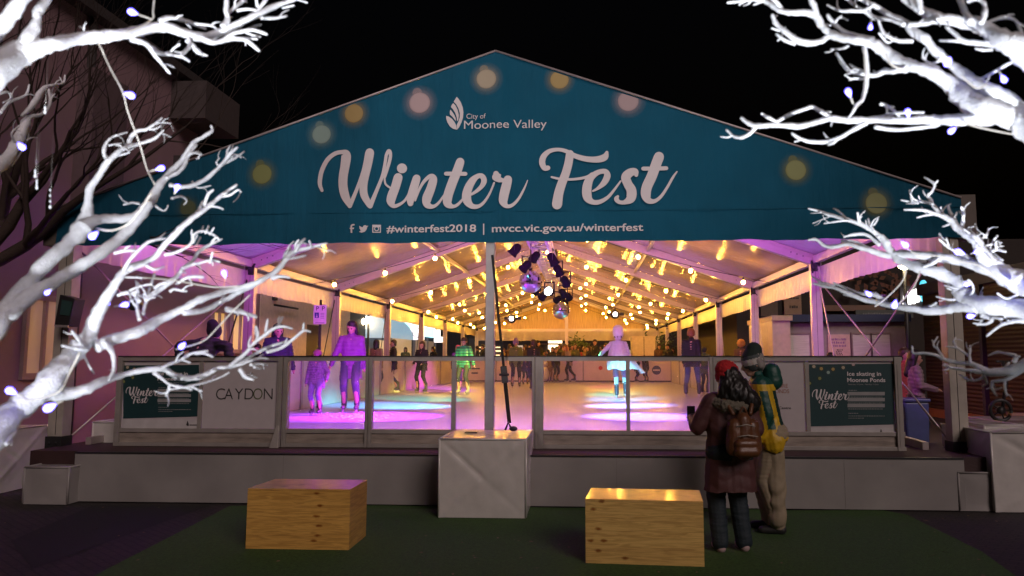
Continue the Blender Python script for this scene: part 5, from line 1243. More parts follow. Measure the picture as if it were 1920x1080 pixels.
for k in range(5): mb.box(c.x-.9, c.x+.5, 46.12, 46.18, 1.3+k*.25, 1.36+k*.25+.03*(k % 2))
mb.build('light_rows', emis('stall_rows', (1, .7, .35), 2.0, False), st_)
# small shrub at the back
rr = random.Random(4)
def shrub(label, c, r_, n, col):
    t = thing('potted_shrub', label, 'shrub', c); mb = MB(); mb.tube([c, (c[0], c[1], c[2]+r_)], .03, 6); mb.build('stem', brown_h, t); mb = MB()
    for k in range(n):
        p = Vector(c)+Vector((rr.gauss(0, r_*.4), rr.gauss(0, r_*.4), r_*1.1+rr.gauss(0, r_*.4))); d = Vector((rr.uniform(-1, 1), rr.uniform(-1, 1), rr.uniform(-.5, 1))).normalized(); e = d.orthogonal().normalized()*.05; d *= .14
        mb.poly([p-d, p+e, p+d, p-e])
    mb.build('foliage', mat('shrub_leaf', col, .6), t)
c = atY(1084, 640, 40); shrub('leafy shrub under the back mast of the marquee', (c.x, c.y, 1.4), .7, 260, (.06, .10, .03))
c = atY(1240, 650, 39); shrub('dark conifer like shrub right of the pale cabin', (c.x, c.y, FLOOR), 1.2, 400, (.03, .045, .02))
# pale cabin at the back right
c0 = atY(1186, 668, 35.5); c1_ = atY(1229, 630, 35.5); cab_ = thing('storage_cabin', 'pale cream two door cabin behind the rink at the back right', 'cabin', (c0.x, 35.5, FLOOR))
mb = MB(); mb.box(c0.x, c1_.x, 35.5, 37, FLOOR, c1_.z); mb.build('body', mat('cream_cabin', (.60, .50, .36), .5), cab_); mb = MB(); mb.box((c0.x+c1_.x)/2-.015, (c0.x+c1_.x)/2+.015, 35.49, 35.499, FLOOR, c1_.z-.05); mb.build('door_gap', dark_metal, cab_)
# ---- kiosk on the right
KY = 20.5
def kx(u): return atY(u, 640, KY).x
kk = thing('food_kiosk', 'white food kiosk with a navy roof edge outside the right side of the rink', 'kiosk', (kx(1560), KY, 0))
zt_ = atY(1560, 604, KY).z
mb = MB(); mb.box(kx(1474), kx(1700), KY+.01, KY+2.5, .2, zt_); mb.build('body', mat('kiosk_white', (.32, .26, .27), .5), kk)
mb = MB(); mb.box(kx(1440), kx(1473), KY-.5, KY+2.3, .2, zt_+.02); mb.build('side_wing', mat('kiosk_cream', (.55, .45, .34), .5), kk)
mb = MB(); mb.box(kx(1438), kx(1476), KY-.6, KY+2.4, zt_+.02, zt_+.16); mb.build('wing_roof', mat('wing_roof', (.6, .45, .28), .5), kk)
mb = MB(); mb.box(kx(1477), kx(1703), KY-.25, KY+2.6, zt_+.001, zt_+.20); mb.build('roof_edge', mat('navy_roof_edge', (.02, .03, .10), .5), kk)
zb0 = atY(1560, 627, KY).z
wm = mat('pale_window_reflection', (.72, .66, .64), .3, 0, bump=.01, bscale=5, stretch=(.3, 1, 4))  # pale tone stands in for tent light reflected in the windows
for u0, u1 in ((1479, 1518), (1598, 1632), (1634, 1668)):
    mb = MB(); mb.box(kx(u0), kx(u1), KY-.02, KY+.009, 1.2, zb0); o = mb.build('window', wm, kk); mb = MB()
    for (p, q, r, s_) in ((kx(u0)-.04, kx(u0)-.001, 1.2, zb0), (kx(u1)+.001, kx(u1)+.03, 1.2, zb0), (kx(u0)-.04, kx(u1)+.03, zb0+.001, zb0+.05)): mb.box(p, q, KY-.05, KY+.008, r, s_)
    mb.build('frame', mat('kiosk_frame', (.28, .2, .2), .5), o)
mb = MB(); mb.box(kx(1552), kx(1593), KY-.03, KY+.009, 1.3, zb0); nt_ = mb.build('notice_board', mat('notice_paper', (.70, .47, .42), .6), kk)
vp = mat('violet_notice_print', (.30, .12, .32), .6)
def scribble(par, u0, v0, u1, v1, Y, m, seed, rows=1):
    # writing too blurred to read in the photograph: broken rows of short strokes
    r_ = random.Random(seed); mb = MB(); h = (v1-v0)/rows
    for q in range(rows):
        u = u0+r_.uniform(0, 2)
        while u < u1-2:
            w_ = r_.uniform(1.0, 2.6); va = v0+q*h+r_.uniform(0, h*.2); vb = v0+(q+.72)*h
            mb.poly([atY(u, vb, Y), atY(min(u+w_, u1), vb, Y), atY(min(u+w_, u1), va, Y), atY(u, va, Y)]); u += w_+r_.uniform(.5, 1.6)
    return mb.build('faded_writing', m, par)
scribble(nt_, 1559, 634, 1587, 652, KY-.032, vp, 1, 3); scribble(nt_, 1567, 655, 1581, 667, KY-.032, dark_print, 2, 4)
# shops behind the kiosk
rs_ = thing('shop_building', 'dark shops behind the kiosk on the right with small signs above the awning', 'building', (12, 27, 0))
mb = MB(); mb.box(5.6, 22, 27, 40, .005, 6.0); mb.build('wall', mat('right_shop_wall', (.035, .025, .02), .8), rs_)
def shp(u0, u1, v0, v1, m, nm, Y=26.9, th=.09):
    a = atY(u0, v1, Y); b = atY(u1, v0, Y); mb = MB(); mb.box(a.x, b.x, Y, Y+th, a.z, b.z); return mb.build(nm, m, rs_)
shp(1427, 1458, 566, 593, mat('dim_sign_tan', (.14, .09, .06), .6), 'sign_board'); o = shp(1471, 1502, 552, 590, mat('dim_sign_cream', (.36, .22, .14), .6), 'sign_board')
scribble(o, 1474, 557, 1500, 562, 26.89, dark_print, 3); scribble(o, 1480, 572, 1497, 580, 26.89, dark_print, 4)
shp(1540, 1660, 572, 583, mat('awning_dim', (.22, .12, .08), .6), 'awning', Y=26.4, th=.6)
o = shp(1605, 1712, 581, 596, mat('grey_green_sign', (.10, .11, .10), .6), 'sign_board', Y=26.3); scribble(o, 1617, 586, 1676, 595, 26.29, mat('pale_sign_print', (.28, .27, .26), .6), 5)
shp(1684, 1702, 622, 668, emis('yellow_wall_glow', (.8, .42, .05), .22, False), 'lit_wall', Y=26.5)  # yellow light on the wall put in as a glowing patch
for k in range(14):
    u = 1590+rr.uniform(0, 110); v = 520+rr.uniform(0, 40); c = atY(u, v, 26.8)
mb = MB(); 
for k in range(60):
    p = atY(1590+rr.uniform(0, 120), 508+rr.uniform(0, 55), 26.7); d = Vector((rr.uniform(-1, 1), 0, rr.uniform(-1, 1))).normalized()*.14; e = Vector((d.z, 0, -d.x))*.6; mb.poly([p-d, p+e, p+d, p-e])
mb.build('painted_flowers', mat('mural_flowers', (.16, .06, .03), .7), rs_)
# lit sign: white letters block and cyan three lobed emblem
ls = atY(1712, 556, 23.5); lsn = thing('lit_sign', 'glowing white word sign beside a cyan three lobed emblem at the upper right', 'sign', ls)
mb = MB(); mb.box(ls.x-.35, ls.x+.75, ls.y+.12, ls.y+.2, ls.z-.45, ls.z+.35); mb.build('backing', dark_brick, lsn)
mb = MB(); mb.prism([atY(u, v, ls.y+.05) for u, v in ((1693.5,572),(1696.5,548),(1700,546),(1701,548),(1705,545.5),(1706,547),(1711,543.5),(1712,545),(1718,541.5),(1724,541),(1725,546),(1724.5,566),(1717,567),(1716,569.5),(1709,569),(1708,571),(1701,570),(1700,572)) ][::-1], (0, .08, 0)); mb.build('sign_letters', emis('white_sign_letters', (1, .97, .95), 4, False), lsn)
ec = emis('cyan_sign_emblem', (.03, .60, .85), 1.3, False)
for dx, dz, rx, rz, rot in ((.36, .34, .10, .19, 0), (.29, -.0, .07, .18, .35), (.49, .04, .07, .17, -.3)):
    mb = MB(); vs = []
    for a in range(20):
        x = rx*math.cos(a*math.pi/10); z = rz*math.sin(a*math.pi/10); vs.append((ls.x+dx+x*math.cos(rot)-z*math.sin(rot), ls.y-.0, ls.z+dz+x*math.sin(rot)+z*math.cos(rot)))
    mb.prism(vs, (0, .1, 0)); mb.build('emblem_lobe', ec, lsn)
# brown wall at the right
bw = thing('boarded_wall', 'brown roller shutter wall behind the scooter at the right edge', 'wall', (10, 20, 0))
bwm = mat('brown_shutter', (.08, .042, .017), .55, var=.1); n, l, b = nodes_of(bwm)
wv = n.new('ShaderNodeTexWave'); wv.bands_direction = 'Z'; wv.inputs['Scale'].default_value = 3.2; tc = n.new('ShaderNodeTexCoord'); l.new(tc.outputs['Object'], wv.inputs[0]); bp = n.new('ShaderNodeBump'); bp.inputs['Distance'].default_value = .02; l.new(wv.outputs[0], bp.inputs['Height']); l.new(bp.outputs[0], b.inputs['Normal'])
mb = MB(); mb.box(9.4, 9.6, 12.0, 20.6, .01, 3.4); mb.build('shutter', bwm, bw); mb = MB(); mb.box(9.3, 9.399, 12, 20.6, .012, .32); mb.build('timber_plinth', mat('orange_timber', (.42, .17, .05), .5), bw)
mb = MB(); mb.box(9.3, 9.7, 12, 20.7, 3.401, 3.7); mb.build('lintel', dark_brick, bw)
for y in (14.5, 17.5): mb = MB(); mb.box(9.30, 9.399, y, y+.12, .33, 3.4); mb.build('pillar', dark_brick, bw)
# amber lamp that lights that wall (an existing street lamp out to the right)
lamp_c = Vector((7.6, 17.5, 3.9)); lamp('street lamp with an amber globe lighting the brown shutter wall', lamp_c, .14, 45, (1, .55, .16))
# litter bin and cone shapes beside the women
q = atY(1716, 800, 11.6); bn = thing('wheelie_bin', 'blue grey upright bin beside the dark ponytail woman', 'bin', (q.x, 11.6, .15))
mb = MB(); mb.prism([(q.x-.16, 11.5, .15), (q.x+.16, 11.5, .15), (q.x+.19, 11.5, 1.0), (q.x-.19, 11.5, 1.0)], (0, .4, 0)); mb.build('body', mat('blue_plastic', (.07, .09, .22), .4), bn, bevel=.03)
mb = MB(); mb.box(q.x-.20, q.x+.20, 11.47, 11.93, 1.002, 1.05); mb.build('lid', mat('blue_plastic', (.07, .09, .22), .4), bn, bevel=.015)
bnd = thing('side_deck', 'low paved step outside the right side of the rink', 'step', (7, 14, 0)); mb = MB(); mb.box(PXR+.5, 9.2, 11, 27, .006, .12); mb.build('slab', mat('dark_slab', (.06, .045, .04), .7), bnd)
# scooter on the right block
s0 = atY(1880, 806, 9.6); sc_t = thing('push_scooter', 'dark kick scooter leaning upright on the block at the right edge', 'scooter', (s0.x, 9.6, .87))
zg = .87
sblk = ballast('pink lit flat block carrying the scooter behind the right edge', 5.3, 7.4, 9.3, 10.6, .86, folds=0, seed=8)
mb = MB(); c = Vector((s0.x, 9.62, zg+.14)); 
for q_ in range(1): 
    pts = [(c.x+.13*math.cos(a*math.pi/10), c.y, c.z+.13*math.sin(a*math.pi/10)) for a in range(21)]; mb.tube(pts, .024, 8)
mb.tube([(c.x, c.y-.03, c.z), (c.x, c.y+.03, c.z)], .05, 10)
for a in range(5): mb.tube([c, (c.x+.12*math.cos(a*1.257), c.y, c.z+.12*math.sin(a*1.257))], .01, 5)
mb.build('front_wheel', black_plastic, sc_t)
mb = MB(); mb.tube([(c.x+.02, c.y, c.z), (c.x+.10, c.y, c.z+.42), (c.x+.06, c.y, c.z+.62)], .022, 8); mb.tube([(c.x-.1, c.y-.15, c.z+.62), (c.x+.22, c.y+.15, c.z+.62)], .014, 8); mb.build('stem', dark_metal, sc_t)
mb = MB(); mb.bar((c.x+.10, c.y, zg+.09), (c.x+.75, c.y, zg+.09), .12, .03); mb.build('deck', mat('pink_deck', (.4, .2, .18), .6), sc_t)
c2_ = Vector((c.x+.82, c.y, zg+.10)); mb = MB(); mb.tube([(c2_.x+.08*math.cos(a*math.pi/10), c2_.y, c2_.z+.08*math.sin(a*math.pi/10)) for a in range(21)], .02, 8); mb.build('rear_wheel', black_plastic, sc_t)
# cable loop by the right column
cb_ = thing('coiled_cable', 'black cable bundle hanging by the base of the front right column', 'cable', (4.58, 8.7, .6)); mb = MB()
for k in range(4): mb.tube([(4.55+.10*math.cos(a*.5)+k*.012, 8.74-k*.02, .66+.17*math.sin(a*.5)-k*.01) for a in range(14)], .014, 6)
mb.build('loop', black_plastic, cb_)
# hanging lamp unit on the left column
a = atY(116, 585, 8.7); ut = thing('column_speaker', 'dark box speaker with printed stickers strapped to the front left column', 'speaker', a)
mb = MB(); pts_ = [atY(u, v, 8.62) for u, v in ((101,612),(128,612),(140,560),(112,552))]; mb.prism(pts_, (0, .20, 0)); mb.build('cabinet', black_plastic, ut, bevel=.01)
mb = MB(); pts_ = [atY(u, v, 8.61) for u, v in ((112,590),(130,592),(136,566),(116,562))]; mb.poly(pts_); mb.build('sticker', mat('dark_green_sticker', (.02, .06, .055), .35), ut)
mb = MB(); mb.bar(atY(104, 611, 8.60), atY(128, 612, 8.60), .02, .03); mb.build('chrome_strip', alu, ut)
# ---- bare street tree on the left
def bare_tree(label, base, h, seed):
    t = thing('bare_tree', label, 'tree', base); rr = random.Random(seed); bark = mat('dark_bark', (.045, .028, .022), .85, bump=.01, bscale=30)
    tr_ = MB(); tr_.tube([base, Vector(base)+Vector((.1, 0, h*.25)), Vector(base)+Vector((.25, .1, h*.42))], [.20, .16, .13], 9); tr_.build('trunk', bark, t)
    mb = MB(); cnt = [0]
    def grow(p, d, L, r_, lev):
        cnt[0] += 1
        pts = [p]; rad = [r_]; n_ = 5; q = Vector(p); dd = d.copy()
        for i in range(n_):
            dd = (dd+Vector((rr.gauss(0, .11), rr.gauss(0, .11), rr.gauss(.03, .09)))).normalized(); q = q+dd*L/n_; pts.append(q.copy()); rad.append(r_*(1-.5*(i+1)/n_))
        mb.tube(pts, rad, 5 if lev > 2 else 6, cap=lev > 4)
        if lev >= 6 or r_ < .0022: return
        k = 3 if lev < 4 else rr.choice((2, 3))
        for i in range(k):
            idx = rr.choice((2, 3, 4, 5)) if i else 5
            ax = Vector((rr.gauss(0, 1), rr.gauss(0, 1), rr.gauss(0, 1))).normalized()
            nd = (Matrix.Rotation(rr.uniform(.35, .8)*(1 if i else .5), 3, ax) @ dd); nd = (nd+Vector((.10, -.02, .06))).normalized()
            grow(pts[idx], nd, L*rr.uniform(.62, .85), rad[idx]*rr.uniform(.55, .8), lev+1)
    top = Vector(base)+Vector((.25, .1, h*.42))
    for d in ((.9, .1, .55), (.55, -.2, .9), (.2, .3, 1), (.95, .3, .35), (-.2, -.1, 1)): grow(top, Vector(d).normalized(), h*.27, .085, 1)
    mb.build('crown', bark, t)
bare_tree('dark leafless street tree spreading in front of the pink building', (-8.0, 8.6, 0), 6.6, 21)
# crystal droppers under the near left branches
for i, (u, v0, v1) in enumerate(((66, 313, 330), (94, 335, 388), (185-116, 330, 352), (380/4.5, 195, 210))):
    a = atd(u, v0, 1.9); b = atd(u, v1, 1.9)
    o = thing('crystal_dropper', ['short', 'longest', 'small lower', 'upper sparkling'][i]+' clear crystal dropper hanging on a thread below the left white branches', 'ornament', a, 'crystal droppers on the left white tree')
    mb = MB(); mb.tube([a+Vector((0, 0, .12)), b], .0004, 4); mb.build('thread', alu, o); mb = MB()
    for k in range(4): p = a.lerp(b, .4+.2*k); mb.ball(p, .0022+.0010*(k == 3), 6, 4, rz=1.6)
    mb.build('beads', emis('crystal_glow', (.8, .85, 1), .7, False), o)  # sparkle of caught light put into the beads as emission
# ================================================================== WHITE ARTIFICIAL TREES
wt = mat('white_tree_paint', (.72, .73, .77), .7, var=.14, scale=60, bump=.004, bscale=220)
# each limb: (root depth, tip depth, strokes); stroke = (x, y, width) in photo pixels, real size follows from the depth
def Sx(z, ox, oy, k, w0, w1):
    n = len(z); return [(ox+a/k, oy+b/k, w0+(w1-w0)*i/max(n-1, 1)) for i, (a, b) in enumerate(z)]
LEFT = {
'A': (1.45, 1.95, [
 [(-60,165,95),(20,110,62),(70,90,42),(110,80,30),(150,72,28),(200,68,26),(250,60,26),(300,50,24),(330,56,24),(370,70,22),(400,65,18),(440,48,16),(480,28,14),(520,10,12),(580,-12,9)],
 [(15,115,48),(52,78,34),(68,45,24),(72,20,21),(92,-6,18),(98,-25,16)],[(-30,90,36),(10,40,32),(38,5,30),(60,-25,26)],
 [(245,74,11),(275,83,11),(292,105,9),(306,122,8),(318,137,6)],[(284,88,8),(300,100,8),(322,103,7),(342,107,7),(355,115,5)],[(318,99,6),(328,89,5),(336,83,5)],
 [(352,66,11),(356,84,9),(348,96,7),(340,104,6)],[(350,76,10),(362,86,9),(371,98,8),(388,104,5)],[(300,40,12),(320,33,12),(353,41,9),(385,54,6)],[(345,38,6),(358,52,4)],[(365,44,7),(395,48,6),(406,54,4)],
 [(378,71,13),(395,79,12),(418,76,11),(435,64,10),(458,58,9),(475,56,8),(500,64,6)],[(460,57,7),(476,50,6),(489,46,5)],[(460,60,6),(475,66,6),(488,69,5)],
 [(416,77,9),(435,73,9),(458,74,9),(471,82,8),(486,95,6)],[(456,72,6),(482,73,5)],[(418,50,14),(427,36,13),(424,18,11),(426,-10,9)],[(424,27,9),(440,14,8),(462,-4,7),(475,-15,6)],[(444,20,7),(462,17,7),(479,19,6)],
 [(479,24,8),(493,7,8),(506,-12,7)],[(484,18,7),(481,0,7),(480,-12,6)],[(490,33,8),(515,34,8),(537,30,5)],[(530,15,6),(551,10,4)],[(555,-2,6),(576,5,4)],[(150,72,8),(160,60,6),(149,50,4)]]),
'B': (2.5, 3.0, [
 [(-60,370,44),(-10,318,32),(15,295,26),(35,262,22),(48,232,19),(55,220,12),(80,213,7),(93,195,7),(92,168,6)],[(92,192,5),(98,182,4),(103,176,3)],[(40,218,6),(60,198,13),(80,168,11),(95,160,7),(118,156,5),(122,141,4)],
 [(0,212,8),(18,192,6),(48,178,5),(55,159,4)],[(-10,182,6),(13,172,5),(20,184,4),(6,192,4)],[(20,310,8),(40,282,7),(52,255,6),(52,230,5)],[(118,156,3),(112,145,3)],[(8,200,5),(22,182,4),(20,174,3)],[(30,270,6),(22,250,5),(36,236,4)]]),
'C': (1.75, 2.25, [
 [(-70,690,60),(0,600,46),(45,540,38),(90,490,34),(130,455,31),(155,428,36),(164,400,25),(166,375,18),(170,352,17),(186,328,15),(202,303,14)],
 [(202,304,13),(222,285,11),(240,275,10),(256,271,9),(289,260,7),(307,244,4)],[(299,250,5),(310,252,4),(320,257,3)],[(240,274,10),(246,256,10),(258,245,9),(273,243,8),(289,233,6),(304,221,4)],[(288,233,5),(304,230,4),(320,231,3)],
 [(203,302,10),(195,287,9),(199,269,7),(211,257,6),(238,248,4)],[(204,273,5),(216,270,4),(228,268,3)],[(216,270,4),(226,273,4),(233,281,3)],[(214,293,6),(228,290,5),(243,286,4)],[(274,243,5),(290,242,4),(302,236,3)],
 [(155,428,34),(180,412,24),(215,410,21),(245,408,19),(265,397,21),(280,380,22),(298,350,18),(318,325,16),(338,305,14),(350,287,12),(364,267,11),(380,257,9),(397,246,8),(396,236,6)],
 [(311,335,10),(335,322,10),(347,308,9),(354,290,8),(369,271,5)],[(356,288,7),(372,285,6),(378,290,4)],[(318,347,11),(347,350,10),(382,338,9),(413,311,9),(431,289,8),(445,276,5)],[(398,325,6),(418,308,7),(440,297,5),(458,284,4)],[(412,312,6),(406,305,5),(412,296,3)],[(428,291,5),(444,290,4),(452,296,3)],[(434,283,5),(437,272,3)],
 [(262,382,6),(247,380,6),(232,384,4)],[(290,385,7),(305,395,5),(312,392,4),(315,385,3)],[(322,372,7),(340,368,6),(350,376,4),(345,384,3)],
 [(10,592,42),(60,552,36),(107,525,31),(145,502,30),(178,482,28),(225,448,25),(262,408,22),(280,382,20)],[(360,340,5),(372,352,4),(395,348,3)]]),
'D': (1.45, 2.05, [
 [(-60,880,80),(0,800,64),(40,760,58),(80,727,54),(110,695,48),(133,668,42),(155,645,40),(168,625,30),(181,593,27),(199,558,24),(214,535,20),(228,515,19),(245,502,17),(268,493,14),(290,482,13),(308,460,13),(325,442,13),(343,424,14),(362,408,12),(391,387,11),(418,364,9),(444,347,6)],
 [(360,409,8),(372,395,7),(380,378,5)],[(384,392,8),(385,378,7),(392,362,6),(400,356,4)],[(395,386,6),(408,388,5),(418,392,3)],[(412,368,6),(430,366,5),(446,356,4),(452,360,3)],
 [(228,515,10),(240,492,9),(254,475,8),(272,458,7),(285,451,7),(310,447,4)],[(214,475,6),(232,470,7),(254,469,6)],[(285,452,5),(300,445,4),(310,436,3)],
 [(272,564,12),(300,542,12),(330,520,11),(343,504,10),(363,487,9),(374,471,9),(396,458,8),(416,448,4)],[(341,504,9),(356,497,9),(374,493,8),(396,488,7),(412,491,5)],[(394,493,6),(399,473,5)],[(330,534,8),(352,520,9),(381,519,8)],
 [(308,478,7),(330,473,7),(352,462,6),(361,451,6),(363,440,6),(379,433,6),(400,440,5),(412,450,4)],[(385,438,4),(391,424,3)],[(393,440,4),(401,427,3)],[(378,436,4),(381,424,3)],[(404,444,4),(398,456,3)],[(370,440,4),(362,456,3)],[(376,445,4),(368,460,3)],
 [(318,547,7),(326,542,7),(337,544,7),(350,546,6)],[(290,540,6),(300,533,6),(312,530,5)],[(275,498,6),(290,505,6),(308,500,5)],
 [(219,554,9),(236,549,10),(252,552,9),(262,565,8)],[(262,600,8),(257,575,8),(260,550,6),(255,527,5)],[(268,590,9),(272,573,8),(280,545,7),(290,514,6)],[(243,545,5),(262,537,5),(285,532,4)],[(252,548,5),(275,560,4),(292,550,4)],[(232,575,4),(252,560,4),(270,552,3)],[(258,530,4),(270,545,4),(276,560,3)],[(225,520,5),(245,520,4),(268,521,3)],
 [(180,650,34),(197,642,28),(223,633,26),(263,620,25),(290,604,23),(321,589,21),(343,580,17),(374,562,15),(419,547,13),(450,540,13),(478,531,13),(504,518,12),(522,504,12),(536,487,11),(549,473,10),(580,464,8),(613,456,4)],
 [(343,586,14),(380,582,13),(413,567,13),(447,548,13),(480,532,12)],[(534,489,9),(536,475,9),(545,466,7)],[(553,472,9),(560,460,9),(571,448,6)],[(590,461,6),(602,464,6),(615,472,4)],[(536,486,7),(555,483,6),(573,479,5)],[(510,522,10),(525,518,9),(543,520,7)],[(424,580,13),(450,584,12),(480,594,9)],[(556,470,6),(553,460,5),(560,450,4)],[(585,463,6),(580,452,5)],
 [(80,738,34),(130,738,30),(165,728,24),(190,716,18),(220,706,16),(259,696,14),(304,691,13),(321,700,12),(341,708,13),(368,708,13),(387,702,12),(407,691,11),(434,687,10),(463,673,9),(492,656,8),(520,645,7),(541,640,5)],
 [(430,687,10),(448,672,10),(463,660,9),(478,642,9),(497,628,9),(513,616,8),(530,612,7),(548,616,4)],[(478,645,8),(484,628,7),(480,612,6)],[(497,628,7),(500,612,6),(502,598,4)],[(515,616,7),(526,604,6),(530,594,4)],[(500,660,8),(527,652,8),(553,633,7),(569,620,7),(582,622,4)],[(568,621,6),(570,606,4)],
 [(304,690,10),(317,683,9),(337,675,8),(360,663,7),(389,658,5)],[(366,664,6),(384,663,6),(399,669,4)],[(340,674,6),(356,680,5)],[(288,698,9),(300,707,8),(319,721,7),(344,726,7),(356,724,7),(387,716,6),(412,708,5),(430,698,3)],[(319,720,7),(316,732,6),(311,742,5)],[(315,731,5),(344,727,5),(359,731,4)],[(354,724,6),(366,728,6),(379,733,4)],
 [(450,692,10),(457,702,10),(463,708,9),(475,712,5)],[(462,706,6),(473,699,5)],[(434,687,9),(455,681,8),(473,675,7),(490,671,6),(504,673,4)],[(470,684,8),(486,682,7),(502,684,4)],[(476,688,6),(490,692,4)],
 [(160,648,10),(148,636,9),(135,621,6)],[(165,655,9),(140,652,8),(117,648,5)],[(150,650,7),(160,672,6),(176,700,5)],[(170,620,8),(178,622,7),(182,650,6)],[(30,796,16),(24,812,14),(12,832,8)],[(195,640,12),(210,660,11),(214,690,9),(205,712,7)]]),
}
